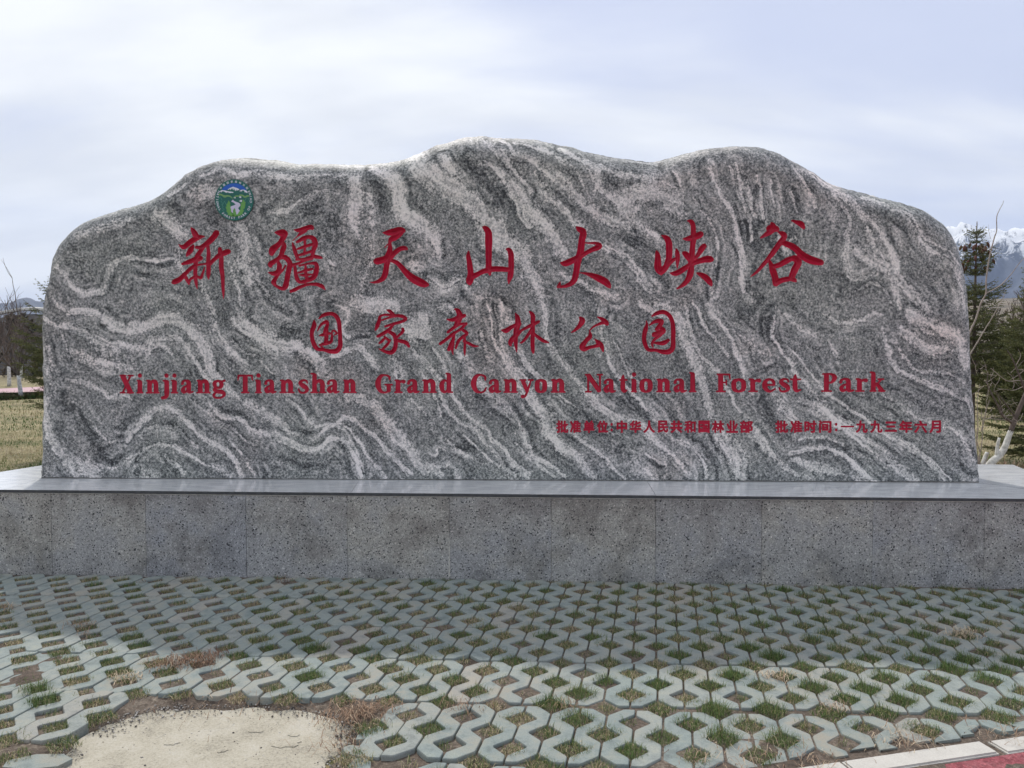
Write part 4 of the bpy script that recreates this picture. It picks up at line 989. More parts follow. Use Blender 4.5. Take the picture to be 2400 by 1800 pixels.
ve(2,5,.6,(1700,200),(1800,300),(1950,380),(2060,500)); ve(2,8,.85,(1480,700),(1560,800),(1660,880),(1800,910),(1870,980),(1950,1010),(2080,1040),(2212,1110)); ve(2,12,.75,(1850,750),(1950,830),(2060,890),(2130,930),(2212,1000))
ve(2,6,.6,(1700,660),(1800,750),(1860,790)); ve(2,5,.5,(1350,700),(1450,780),(1600,900),(1750,1000),(1850,1100),(1950,1150)); ve(2,4,.6,(1680,1080),(1780,1170),(1840,1270),(1900,1390))
ve(2,20,.4,(900,1340),(1050,1390)); ve(2,8,.6,(1130,1200),(1200,1280),(1300,1370)); ve(2,16,.5,(1550,1300),(1650,1350),(1700,1390)); ve(2,6,-.6,(120,150),(160,250),(200,400),(230,480)); ve(2,5,.5,(230,130),(270,250),(310,380))
ve(2,30,-.3,(700,900),(760,1000)); ve(2,26,.35,(100,300),(150,500),(170,700)); ve(2,8,-.6,(1660,830),(1800,850),(1900,960)); ve(2,10,-.7,(640,1280),(720,1270),(780,1200)); ve(2,6,.45,(600,1120),(720,1080),(800,1080))
ve(3,12,.55,(0,410),(200,420),(400,420),(600,400),(720,385)); ve(3,6,.9,(0,740),(80,730),(180,670),(280,580),(370,545),(440,540),(560,565)); ve(3,26,.75,(690,440),(720,560),(690,680),(690,800),(740,900))
ve(3,18,.6,(830,560),(840,700),(850,830)); ve(3,26,.7,(860,350),(970,400),(1050,450),(1090,560),(1090,700),(1180,780),(1300,850),(1400,930),(1450,1080)); ve(3,38,.8,(1220,230),(1300,350),(1400,450),(1550,530),(1700,600),(1800,700),(1870,800),(1900,950),(2000,1000),(2100,1100))
ve(3,24,.6,(1480,250),(1560,370),(1700,500),(1850,600)); ve(3,16,.6,(1850,100),(1950,200),(2050,330),(2150,470),(2212,560)); ve(3,12,.8,(1780,300),(1880,330),(1960,400),(2010,500),(2100,600),(2150,750),(2212,850))
ve(3,8,.7,(1900,80),(2000,100),(2100,230),(2212,270)); ve(3,36,-.8,(1640,280),(1750,420),(1900,550),(1920,700)); ve(3,22,-.7,(870,470),(900,540)); ve(3,24,-.7,(940,600),(990,640)); ve(3,30,-1,(1080,960),(1180,1100)); ve(3,16,-.8,(1050,1200),(1100,1300)); ve(3,16,-.8,(1310,1250),(1340,1260))
ve(3,10,-.8,(760,860),(790,930)); ve(3,55,-.55,(300,680),(400,700),(500,850),(550,1000)); ve(3,14,.45,(800,960),(850,1100),(800,1250),(760,1400)); ve(3,5,.7,(400,1060),(470,1130),(540,1200)); ve(3,13,1,(1220,1210),(1280,1200)); ve(3,18,.5,(1360,1300),(1500,1380),(1600,1300),(1700,1360),(1780,1420))
ve(3,10,-.6,(0,350),(100,340)); ve(3,6,-.5,(300,470),(450,430),(600,450)); ve(3,30,.3,(1950,1000),(2150,1150)); ve(3,26,-.35,(1200,600),(1400,700),(1600,800)); ve(3,26,-.35,(1500,1000),(1650,1150))
ve(4,24,.8,(700,30),(800,50),(950,60),(1050,60)); ve(4,34,.75,(1160,230),(1230,260),(1330,300)); ve(4,20,.75,(1300,150),(1310,200)); ve(4,20,.7,(30,380),(200,410),(300,480),(400,560),(430,660),(440,740))
ve(4,5,.7,(520,40),(620,90),(650,180),(590,260),(640,330),(700,320),(850,310)); ve(4,9,.8,(510,500),(600,480),(700,420),(780,450),(850,540),(900,600))
ve(4,6,.95,(1220,450),(1310,560),(1400,700),(1440,800),(1480,900),(1530,1000),(1620,1060),(1740,1130),(1820,1220),(1880,1300),(1960,1380),(2010,1460),(2100,1540))
ve(4,6,.9,(1390,440),(1470,560),(1500,680),(1560,840),(1640,960),(1720,1060),(1860,1140),(1900,1220),(1990,1300),(2060,1400),(2212,1520)); ve(4,4,.75,(1250,600),(1350,760),(1420,900),(1450,1030),(1560,1110),(1700,1230),(1800,1330),(1900,1400),(1960,1450))
ve(4,10,.6,(1180,500),(1290,520),(1380,600),(1450,700)); ve(4,14,.75,(1680,590),(1750,700),(1850,830),(1950,930),(2060,1030),(2150,1150),(2212,1270)); ve(4,5,.7,(1850,60),(1880,180),(1900,330),(1950,450),(2020,600),(2100,720),(2212,850))
ve(4,5,.8,(1920,60),(1960,250),(2000,450),(2060,560),(2150,650),(2212,720)); ve(4,10,.8,(1980,30),(2010,100),(2000,180),(2060,210)); ve(4,16,.8,(650,850),(780,880),(900,960),(980,1060),(1060,1180),(1130,1240),(1200,1330),(1260,1440),(1320,1500))
ve(4,4,.8,(140,860),(230,960),(300,1060),(380,1100),(480,1080),(560,1090),(640,1180),(700,1280),(760,1400),(800,1500)); ve(4,6,.8,(0,1060),(100,1120),(250,1190),(330,1210),(420,1150),(560,1060),(640,1020),(750,1100),(850,1180),(980,1290),(1080,1400),(1200,1520))
ve(4,8,.85,(0,1160),(150,1230),(300,1290),(400,1290),(500,1200),(600,1240),(680,1330),(740,1450),(770,1540)); ve(4,6,.7,(0,1210),(120,1260),(270,1320),(360,1330)); ve(4,6,.7,(600,1070),(700,1180),(800,1320),(900,1450),(960,1540)); ve(4,5,.8,(800,1130),(900,1210),(1000,1330),(1100,1450),(1170,1540))
ve(4,4,.8,(1330,1300),(1370,1360),(1430,1340),(1420,1280),(1500,1310)); ve(4,4,.8,(1490,1210),(1600,1300),(1720,1390)); ve(4,14,.7,(1340,1440),(1440,1490),(1560,1480),(1600,1540)); ve(4,18,.6,(1030,530),(1060,620),(1100,680)); ve(4,5,.5,(1150,830),(1250,920),(1350,1050),(1380,1150))
ve(4,10,.5,(1790,280),(1830,400),(1860,520)); ve(4,14,.5,(1600,470),(1650,520)); ve(4,10,-.9,(1750,840),(1900,900),(2030,1060),(2100,1130)); ve(4,12,-.5,(1650,1260),(1750,1350),(1850,1450)); ve(4,8,-.6,(300,560),(300,700)); ve(4,6,-.8,(1460,1040),(1560,1120),(1700,1260)); ve(4,34,-.45,(650,560),(700,640)); ve(4,9,-1,(1480,1490),(1540,1490)); ve(4,30,-.6,(100,250),(150,300))
ve(4,5,-.7,(1010,540),(1015,640)); ve(4,8,-.6,(620,380),(700,340),(820,330)); ve(4,40,-.3,(100,1400),(400,1450)); ve(4,30,.35,(1480,60),(1560,120)); ve(4,30,.4,(2000,1560),(2150,1500))
ve(5,20,.8,(0,270),(50,330),(100,420),(180,500),(230,580),(260,640)); ve(5,15,.75,(30,130),(120,170),(200,230),(270,290),(330,350),(420,420),(500,470),(620,490),(720,540)); ve(5,12,.6,(120,220),(180,330),(250,400),(320,470),(360,520))
ve(5,6,.6,(160,90),(250,150),(320,210),(360,290),(390,350)); ve(5,10,.85,(240,90),(330,150),(410,190),(430,240),(430,290),(490,340),(530,380)); ve(5,5,.6,(330,130),(400,250),(410,330)); ve(5,5,.7,(0,60),(100,80),(200,120),(300,170))
ve(5,12,.7,(440,180),(520,230),(620,240),(720,270),(800,310),(850,390)); ve(5,28,.85,(540,350),(620,330),(720,340),(800,380),(830,420)); ve(5,28,.85,(540,380),(600,400)); ve(5,18,.6,(620,300),(700,300)); ve(5,5,.8,(800,210),(830,260),(850,350))
ve(5,6,.85,(980,190),(1020,300),(1070,380),(1110,480),(1130,600),(1140,700),(1130,770),(1180,830)); ve(5,6,.8,(1080,190),(1110,290),(1160,380),(1180,470),(1190,560)); ve(5,4,.7,(1110,180),(1150,280),(1180,350),(1200,450)); ve(5,4,.8,(1210,240),(1240,340),(1250,450))
ve(5,5,.65,(900,350),(950,420),(1000,500),(1020,600),(1010,700),(990,820)); ve(5,14,.6,(380,560),(450,590),(550,640),(620,700),(660,760),(700,800)); ve(5,26,.65,(0,560),(60,640),(100,740),(150,830)); ve(5,10,.55,(250,720),(400,800),(520,840))
ve(5,16,-.5,(30,160),(70,230)); ve(5,24,-.8,(560,560),(640,560),(700,600)); ve(5,14,-.6,(120,640),(160,720)); ve(5,14,-.8,(350,660),(390,670)); ve(5,12,-.7,(690,370),(740,380)); ve(5,14,-.6,(450,220),(520,290)); ve(5,10,-.45,(180,160),(300,250)); ve(5,5,-.7,(500,640),(560,660),(600,690)); ve(5,24,-.35,(900,200),(930,280))
ve(6,9,.95,(150,30),(170,110),(170,200),(230,280),(300,380),(400,490),(480,560),(520,600)); ve(6,9,.85,(20,240),(70,320),(120,380),(200,430)); ve(6,18,.8,(0,330),(60,420),(100,520),(180,600),(180,650),(240,730),(340,810),(400,880))
ve(6,8,.95,(0,640),(60,700),(100,770),(200,830),(260,880)); ve(6,7,.95,(0,820),(80,890)); ve(6,5,.8,(20,720),(80,780),(160,850),(220,890)); ve(6,7,.85,(180,520),(240,600),(320,680),(400,740),(460,800),(560,890)); ve(6,7,.75,(350,480),(460,570),(560,600),(650,640),(720,720),(800,780),(880,870))
ve(6,7,.65,(430,30),(430,130),(480,300),(520,380),(600,480),(700,580),(800,690),(900,750),(960,830),(970,890)); ve(6,4,.6,(500,200),(570,350),(640,430)); ve(6,16,.8,(640,20),(700,60),(820,90),(850,180),(880,260),(920,350),(960,470),(990,580)); ve(6,20,.6,(720,20),(780,40))
ve(6,6,.75,(860,0),(900,200),(960,300),(1020,360),(1070,450),(1130,560)); ve(6,6,.8,(900,20),(960,130),(1010,210),(1070,280)); ve(6,5,.75,(980,60),(1060,160),(1130,280),(1150,390)); ve(6,26,.7,(1020,640),(1050,720),(1100,780),(1130,880)); ve(6,10,.65,(1150,570),(1210,680),(1260,760))
ve(6,4,.9,(660,770),(700,800),(740,820)); ve(6,3,.8,(570,770),(610,850)); ve(6,4,.9,(660,840),(700,890)); ve(6,4,.7,(700,740),(760,790)); ve(6,8,.4,(1130,180),(1200,240),(1260,280)); ve(6,3,.8,(230,480),(310,540)); ve(6,40,-.35,(230,150),(300,300),(350,400)); ve(6,30,-.5,(400,620),(500,700),(600,780)); ve(6,4,-.8,(30,680),(80,750),(200,810),(250,870))
ve(7,6,.75,(10,110),(30,200),(50,300),(80,400),(90,480)); ve(7,4,.65,(60,180),(90,300),(110,420)); ve(7,4,.7,(110,170),(130,260),(140,380)); ve(7,3,.6,(180,190),(200,300),(215,390)); ve(7,7,.6,(0,380),(20,470),(50,580),(40,700),(80,770))
ve(7,5,.7,(300,110),(350,210),(390,280),(390,330)); ve(7,4,.6,(290,250),(310,350)); ve(7,14,.65,(330,130),(420,170),(500,230),(570,280),(630,360),(700,400),(750,480),(790,570),(810,640)); ve(7,7,.8,(500,260),(550,340),(575,400),(560,500),(560,600),(575,670),(620,690),(680,650))
ve(7,16,.75,(600,530),(680,590),(760,630),(830,700),(900,770),(960,840)); ve(7,15,.6,(660,430),(690,520),(740,590)); ve(7,10,.8,(650,270),(760,310),(850,370),(910,430),(950,510),(1030,570),(1100,640),(1140,740),(1150,830)); ve(7,4,.7,(780,310),(880,370),(920,450),(960,490),(1060,540),(1130,620))
ve(7,6,.6,(600,750),(680,710),(740,730),(780,800)); ve(7,10,.55,(780,650),(810,760),(820,840)); ve(7,20,.4,(220,480),(260,560),(300,480)); ve(7,4,.6,(340,440),(350,520)); ve(7,3,-.7,(840,360),(900,420),(940,490),(1010,550),(1090,610)); ve(7,4,-.6,(700,500),(760,560)); ve(7,50,-.2,(900,600),(1000,700))
ve(8,5,.7,(250,10),(320,80),(380,110),(430,130)); ve(8,6,.65,(200,20),(190,100),(230,180),(290,270),(340,350),(420,430),(520,520),(600,560)); ve(8,4,.85,(270,180),(330,240),(400,340),(500,430),(600,500),(700,560),(760,600),(880,660),(980,740),(1080,840))
ve(8,14,.75,(330,440),(420,470),(500,540),(580,600),(680,660),(760,730),(850,800),(900,850)); ve(8,6,.85,(700,580),(780,620),(900,700),(1000,780),(1050,840)); ve(8,8,.8,(740,90),(760,180),(800,280),(860,320),(960,360),(1060,400),(1150,440),(1190,520)); ve(8,5,.75,(780,130),(850,230),(900,290),(1000,300),(1080,310),(1150,360))
ve(8,24,.8,(870,10),(950,60),(1060,110),(1120,180),(1150,260)); ve(8,16,.8,(830,90),(900,140),(960,190),(1040,190)); ve(8,5,.75,(740,410),(820,460),(900,520),(1000,550),(1100,600),(1160,680),(1200,740)); ve(8,4,.7,(320,630),(420,620),(500,640),(560,680)); ve(8,8,.85,(280,700),(400,680),(500,690),(580,740),(640,800),(700,840))
ve(8,16,.7,(300,740),(400,770),(520,800)); ve(8,8,.7,(110,580),(160,660),(220,740),(300,800),(380,830)); ve(8,5,.6,(20,110),(80,180),(100,250)); ve(8,4,.6,(0,190),(40,290),(60,400)); ve(8,14,.6,(210,420),(260,500),(320,540)); ve(8,7,.6,(450,10),(520,60),(620,40),(700,10),(740,20)); ve(8,5,.6,(470,150),(500,220),(520,280)); ve(8,16,.7,(0,640),(40,740),(50,830))
ve(8,3,-.7,(300,230),(380,340),(480,430),(600,520),(700,590)); ve(8,3,-.7,(940,60),(1020,130),(1100,190)); ve(8,20,-.4,(380,160),(420,260)); ve(8,6,-.6,(560,690),(620,740),(640,760)); ve(8,8,-.6,(880,200),(960,230),(1080,230)); ve(8,30,-.3,(900,450),(1050,480)); ve(8,16,.6,(600,820),(650,840))

PXS = 2.0; vx = np.arange(40, 2360, PXS); vy = np.arange(270, 1160, PXS)
VX, VY = np.meshgrid(vx, vy, indexing='ij')
WX = VX + (fbm(VX / 22, VY / 22, 201, 3) - 0.5) * 12; WY = VY + (fbm(VX / 22, VY / 22, 211, 3) - 0.5) * 12
Lp = np.zeros(VX.shape); Ln = np.zeros(VX.shape); VD = np.full(VX.shape, 60.0); BD = np.full(VX.shape, 95.0); BS = np.zeros(VX.shape); BI = np.zeros(VX.shape); BT = VX * 0.02
for vi_, (w, s_, P) in enumerate(VE):
    P = catmull(P, 3) if len(P) > 2 else np.array(P, float)
    nsg = len(P) - 1; tgt = Lp if s_ > 0 else Ln; best = None
    M_ = max(w * 2.2, 95 if s_ > 0 else w * 2.2); arc = 0.0
    for k_ in range(nsg):
        a, b = P[k_], P[k_ + 1]
        i0, i1 = np.searchsorted(vx, [min(a[0], b[0]) - M_, max(a[0], b[0]) + M_]); j0, j1 = np.searchsorted(vy, [min(a[1], b[1]) - M_, max(a[1], b[1]) + M_])
        x, y = WX[i0:i1, j0:j1] - a[0], WY[i0:i1, j0:j1] - a[1]; dx, dy = b - a
        t = np.clip((x * dx + y * dy) / (dx * dx + dy * dy + 1e-9), 0, 1); d = np.hypot(x - t * dx, y - t * dy)
        gl_ = (k_ + t) / nsg; ww = w * 0.85 * (0.55 + 0.55 * np.sin(np.pi * np.clip(gl_ * 0.92 + 0.04, 0, 1)) ** 0.5)
        v = abs(s_) * np.clip(1.25 - d / ww, 0, 1) ** 0.8
        sub = tgt[i0:i1, j0:j1]; np.maximum(sub, v, out=sub)
        if s_ > 0:
            off_ = max(0.0, w * 0.55 - 4); de = np.abs(d - off_)
            q_ = BD[i0:i1, j0:j1]; m_ = d < q_; L_s = math.hypot(dx, dy); sg = np.sign(x * dy - y * dx)
            q_[m_] = d[m_]; BS[i0:i1, j0:j1][m_] = (d * sg)[m_]; BI[i0:i1, j0:j1][m_] = vi_; BT[i0:i1, j0:j1][m_] = (arc + t * L_s)[m_]
            arc += L_s
        if s_ > 0 and w < 20: sub = VD[i0:i1, j0:j1]; np.minimum(sub, d, out=sub)
VN = Lp - Ln
def band1(per, sd_):
    v = vnoise(BS / per + BI * 17.3 + 300 + 0.9 * (fbm(VX / 30, VY / 30, 301, 3) - .5) * 9 / per, BT / 55 + BI * 3.1 + 40, sd_)
    return np.clip((v - 0.5) * 2.6, -1, 1)
fadeb = np.exp(-BD / 60.0)
quiet = np.clip((fbm(VX / 120, VY / 120, 345, 3) - 0.34) * 4, 0.40, 1)
BN = (0.70 * band1(4.2, 61) + 0.50 * band1(10.5, 62)) * (0.12 + 1.1 * fadeb) * quiet + 0.35 * (fbm(WX / 38, WY / 38, 333, 4) - .5)
pw = project(sz2world(ALL, np.zeros(len(ALL))))
vein = bil(vx, vy, VN, pw); vein = np.where(vein > 8, 0, vein)
vdis = bil(vx, vy, VD, pw); vdis = np.where(vdis > 100, 60, vdis) * (5.87 / F)

boulder = empty('inscribed_boulder', (0, 5.9, TOP))
tag(boulder, 'huge grey veined boulder with red carved Chinese and English inscription standing on the plinth', 'inscribed boulder')
BOFF = -Vector((0, 5.9, TOP))
# body = lattice + rock part of the triangulation + sides + back
rock_t = tris[owner < 0]
FV = sz2world(ALL, OFFA)
ringn = len(RING)
TH = 0.80
def ring_at(off_v, shrink):
    c = np.array([[-0.1, 1.7]]); R2 = c + (RING - c) * shrink; R2[:, 1] = np.maximum(R2[:, 1], ZB); R2[RING[:, 1] <= ZB + 1e-6, 1] = ZB
    return sz2world(R2, off_v)
ringoff = surf_off(RING, np.where(RING[:, 1] <= ZB + 1e-6, np.minimum(dist_poly(RING, OUTC), 1.0), 0.0))
depths = [(-0.16, 1.012), (-0.3, 1.018), (-0.45, 1.015), (-0.6, 1.0), (-0.70, 0.97), (-0.76, 0.93), (-0.79, 0.86)]
rings = [sz2world(RING, ringoff)]
zf = np.clip((RING[:, 1] - ZB) / 1.2, 0, 1)
for d_, s_ in depths:
    jit = (fbm(RING[:, 0] * 2 + d_ * 9, RING[:, 1] * 2, 131, 3) - 0.5) * 0.03
    sh = 1 + (s_ - 1) * (0.25 + 0.75 * zf)
    c = np.array([[-0.1, 1.7]]); R2 = c + (RING - c) * (sh + jit * 0.3 * zf)[:, None]; R2[RING[:, 1] <= ZB + 1e-6, 1] = ZB
    rings.append(sz2world(R2, np.minimum(ringoff, 0) * 0 + np.minimum(ringoff - 0.02, d_ + jit)))
nF = len(FV); VV = [FV] + rings; VV = np.vstack(VV)
sq = []
ar = np.arange(ringn); nx_ = (ar + 1) % ringn
for r_ in range(len(rings) - 1):
    b0 = nF + r_ * ringn; b1 = b0 + ringn
    sq.append(np.c_[b0 + ar, b0 + nx_, b1 + nx_, b1 + ar])
sq = np.vstack(sq)
lastr = nF + (len(rings) - 1) * ringn
me = bpy.data.meshes.new('stone')
nq, nt2, ns = len(quad), len(rock_t), len(sq)
me.vertices.add(len(VV)); me.vertices.foreach_set('co', (VV + np.array(BOFF)).astype(np.float32).ravel())
lv = np.concatenate([quad.ravel(), rock_t.ravel(), sq.ravel(), lastr + ar]).astype(np.int32)
me.loops.add(len(lv)); me.loops.foreach_set('vertex_index', lv)
tot = np.concatenate([np.full(nq, 4), np.full(nt2, 3), np.full(ns, 4), [ringn]]).astype(np.int32)
me.polygons.add(len(tot)); me.polygons.foreach_set('loop_total', tot); me.polygons.foreach_set('loop_start', np.r_[0, np.cumsum(tot)[:-1]].astype(np.int32))
me.update(calc_edges=True)
# outward winding check on the front
me.polygons.foreach_set('use_smooth', np.ones(len(tot), bool))
a3 = me.attributes.new('band', 'FLOAT', 'POINT')
bn_ = bil(vx, vy, BN, np.vstack([pw, project(np.vstack(rings))])); a3.data.foreach_set('value', np.where(bn_ > 8, 0, bn_).astype(np.float32))
a1 = me.attributes.new('vein', 'FLOAT', 'POINT'); a2 = me.attributes.new('vdist', 'FLOAT', 'POINT')
nrr = len(rings)
rv = vein[:0]
pr_ = project(np.vstack(rings)); rvn = bil(vx, vy, VN, pr_); rvn = np.where(rvn > 8, 0, rvn); rvd = bil(vx, vy, VD, pr_); rvd = np.where(rvd > 100, 60, rvd) * (5.87 / F)
a1.data.foreach_set('value', np.r_[vein, rvn].astype(np.float32)); a2.data.foreach_set('value', np.r_[vdis, rvd].astype(np.float32))
me.materials.append(M_rock)
print('boulder verts', len(VV), 'faces', len(tot), 'front normal', me.polygons[nq // 2].normal[:])
stone = obj_of('stone', me, boulder)

# dark strip along the boulder's foot, the gap's shade painted as its colour
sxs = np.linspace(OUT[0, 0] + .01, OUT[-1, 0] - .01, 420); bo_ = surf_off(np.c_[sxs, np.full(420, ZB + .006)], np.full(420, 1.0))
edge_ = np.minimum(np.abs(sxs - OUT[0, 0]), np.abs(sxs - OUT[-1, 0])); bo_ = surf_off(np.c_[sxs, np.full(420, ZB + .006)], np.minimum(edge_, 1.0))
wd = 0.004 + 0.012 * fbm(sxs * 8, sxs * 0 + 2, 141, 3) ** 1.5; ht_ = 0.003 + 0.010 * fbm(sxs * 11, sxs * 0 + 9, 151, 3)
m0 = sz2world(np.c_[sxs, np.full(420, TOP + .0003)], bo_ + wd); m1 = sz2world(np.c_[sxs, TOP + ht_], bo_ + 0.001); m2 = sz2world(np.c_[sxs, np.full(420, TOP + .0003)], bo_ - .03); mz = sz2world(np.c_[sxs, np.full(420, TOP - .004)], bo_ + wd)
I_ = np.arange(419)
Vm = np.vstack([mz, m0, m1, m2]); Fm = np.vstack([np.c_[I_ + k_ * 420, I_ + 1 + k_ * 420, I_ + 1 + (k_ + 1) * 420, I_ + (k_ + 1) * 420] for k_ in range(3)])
mo_ = mesh_np('foot_shade_strip', Vm - np.array([0, 5.3, 0]), Fm, plain('painted_foot_shade', (0.10, 0.10, 0.095), 0.9, 40, 0.5, 0.3), pl_root, smooth=True)

# carved characters
for gi, g in enumerate(glyphs):
    T = tris[owner == gi]
    if not len(T): continue
    u, inv_ = np.unique(T, return_inverse=True); T2 = inv_.reshape(T.shape); P = ALL[u]
    sd = -np.minimum(g['fn'](P), 0)
    dep = np.minimum(sd * g['slope'], g['depth']) + np.minimum(sd * 1.5, 0.002)
    V = sz2world(P, OFFA[u] - dep) + np.array(BOFF)
    o = mesh_np('carved_letter', V, T2, M_red, boulder, smooth=True)

# ------------------------------------------------------------------ emblem plaque
EC = px2sz([(549.7, 469.3)])[0]; ER = 45.2 * 5.9 / F
def eflat(pts_crop): # crop (scale 13.825, origin 490,410) -> local plaque coords
    q = np.array([(490 + x / 13.825, 410 + y / 13.825) for x, y in pts_crop]); w_ = px2sz(q); return w_ - EC
eoff = float(surf_off(np.array([EC]), np.array([1.0]))[0])
def eworld(P, h): return sz2world(np.asarray(P) + EC, np.full(len(P), eoff + 0.012 + h)) + np.array(BOFF)
cols = dict(green=(0.004, 0.125, 0.10), blue=(0.005, 0.10, 0.50), white=(0.72, 0.75, 0.82), leaf=(0.13, 0.36, 0.075), hill=(0.17, 0.36, 0.12), line=(0.12, 0.40, 0.30), river=(0.60, 0.58, 0.74))
EM = {k_: plain('emblem_' + k_, v, 0.4) for k_, v in cols.items()}
circ = [(math.cos(t) * ER, math.sin(t) * ER * 1.05) for t in np.linspace(0, 2 * math.pi, 73)[:-1]]
V0 = eworld(circ, 0.0); V1 = eworld(circ, -0.022); n = len(circ)
faces = [tuple(range(n))] + [(i, n + i, n + (i + 1) % n, (i + 1) % n) for i in range(n)]
plq = mesh_np('emblem_plaque', np.vstack([V0, V1]), [tuple(map(int, f)) for f in faces], EM['green'], boulder)
def eplate(name, polys, key, h):
    if name != 'tree_outline' and len(polys) > 1:
        for p in polys: eplate(name, [p], key, h)
        return
    mb = MB()
    for p in polys:
        w_ = p if isinstance(p, np.ndarray) else eflat(p)
        # extruded 0.4 mm
        tri = None
        a = sum(w_[i][0] * w_[(i + 1) % len(w_)][1] - w_[(i + 1) % len(w_)][0] * w_[i][1] for i in range(len(w_)))
        if a < 0: w_ = w_[::-1]
        t_ = eworld(w_, h); b_2 = eworld(w_, h - 0.0006); k_ = len(w_)
        mb.add(list(t_) + list(b_2), [tuple(range(k_))] + [(i, k_ + i, k_ + (i + 1) % k_, (i + 1) % k_) for i in range(k_)])
    o = mb.build(name, EM[key], plq)
    if name == 'tree_outline': o['kind'] = 'stuff'
    return o
eplate('blue_sky', [[(450, 450), (500, 400), (580, 345), (680, 300), (780, 282), (860, 280), (960, 295), (1060, 335), (1140, 390), (1200, 460), (1240, 520), (1100, 530), (600, 540), (420, 520)]], 'blue', 0.0007)
eplate('mountain_base', [[(385, 540), (470, 515), (600, 500), (700, 420), (800, 395), (900, 430), (1000, 460), (1080, 500), (1180, 500), (1290, 590), (1200, 640), (450, 640)]], 'green', 0.0014)
eplate('snow_peak', [[(625, 480), (700, 430), (800, 392), (860, 415), (940, 440), (990, 470), (1000, 510), (960, 495), (920, 525), (900, 480), (870, 540), (840, 470), (810, 430), (820, 510), (780, 470), (770, 430), (710, 505), (700, 460), (640, 500)],
  [(1000, 545), (1040, 500), (1100, 490), (1160, 490), (1230, 520), (1280, 575), (1250, 575), (1260, 605), (1200, 570), (1170, 575), (1160, 520), (1110, 510), (1050, 555), (1040, 530)],
  [(385, 560), (390, 520), (430, 500), (520, 510), (640, 540), (760, 555), (815, 570), (800, 592), (730, 590), (690, 600), (640, 560), (660, 600), (600, 560), (600, 595), (540, 570), (500, 540), (440, 540), (420, 575)]], 'white', 0.0021)
eplate('green_hill', [[(320, 680), (335, 630), (370, 612), (420, 625), (480, 655), (550, 670), (620, 660), (700, 680), (760, 730), (785, 790), (740, 750), (670, 715), (600, 715), (550, 745), (490, 735), (440, 690), (380, 665)],
  [(805, 775), (820, 720), (870, 680), (920, 670), (975, 680), (1010, 645), (1060, 640), (1120, 655), (1180, 700), (1240, 665), (1310, 665), (1320, 715), (1240, 725), (1190, 755), (1140, 740), (1080, 690), (1020, 690), (960, 715), (890, 715), (840, 740)]], 'hill', 0.0014)
eplate('white_bird', [[(810, 750), (850, 740), (870, 720), (880, 750), (885, 770), (850, 765)], [(980, 720), (1010, 715), (1010, 695), (1040, 705), (1065, 700), (1055, 730), (1065, 760), (1010, 750)], [(985, 850), (1020, 845), (1030, 820), (1060, 825), (1095, 815), (1080, 850), (1090, 870), (1060, 890), (1020, 870)]], 'white', 0.0022)
eplate('winding_river', [[(790, 805), (825, 850), (900, 885), (980, 910), (1030, 945), (1035, 1000), (1000, 1040), (960, 1085), (1000, 1150), (1030, 1170), (985, 1200), (960, 1260), (930, 1320), (890, 1250), (870, 1160), (850, 1080), (820, 1110), (790, 1170), (800, 1230), (770, 1240), (730, 1180), (700, 1070), (730, 1020), (810, 1000), (880, 965), (820, 910), (735, 870)]], 'river', 0.0014)
eplate('conifer', [[(655, 830), (720, 950), (690, 950), (720, 1020), (705, 1060), (740, 1150), (720, 1180), (770, 1270), (840, 1290), (840, 1365), (740, 1350), (600, 1285), (640, 1270), (570, 1170), (600, 1160), (550, 1040), (595, 1040), (580, 960), (610, 940)],
  [(845, 1080), (880, 1150), (870, 1170), (900, 1240), (890, 1260), (940, 1330), (990, 1340), (840, 1366), (740, 1340), (790, 1270), (780, 1240), (810, 1200), (805, 1150)],
  [(1135, 805), (1170, 850), (1155, 870), (1210, 885), (1185, 950), (1200, 990), (1160, 1020), (1190, 1020), (1170, 1090), (1110, 1140), (1160, 1150), (1100, 1240), (1120, 1260), (1000, 1335), (840, 1366), (960, 1260), (1010, 1180), (1040, 1100), (1040, 1020), (1060, 960), (1050, 920), (1100, 890), (1100, 850)]], 'leaf', 0.0020)
def thin(a, b, w=7):
    d = np.array(b, float) - np.array(a, float); L = np.hypot(*d); n2 = np.array([-d[1], d[0]]) / L * w / 2
    return [tuple(np.array(a) + n2), tuple(np.array(b) + n2), tuple(np.array(b) - n2), tuple(np.array(a) - n2)]
lin = [((375, 710), (310, 830)), ((375, 710), (445, 835)), ((400, 850), (460, 945)), ((345, 850), (310, 890)), ((520, 860), (445, 1000)), ((520, 860), (600, 1010)), ((420, 960), (485, 1045)), ((435, 1060), (510, 1140)), ((450, 1150), (525, 1230)), ((1235, 740), (1170, 860)), ((1265, 740), (1335, 860)), ((1280, 890), (1330, 960))]
eplate('tree_outline', [thin(a, b) for a, b in lin], 'line', 0.0015)
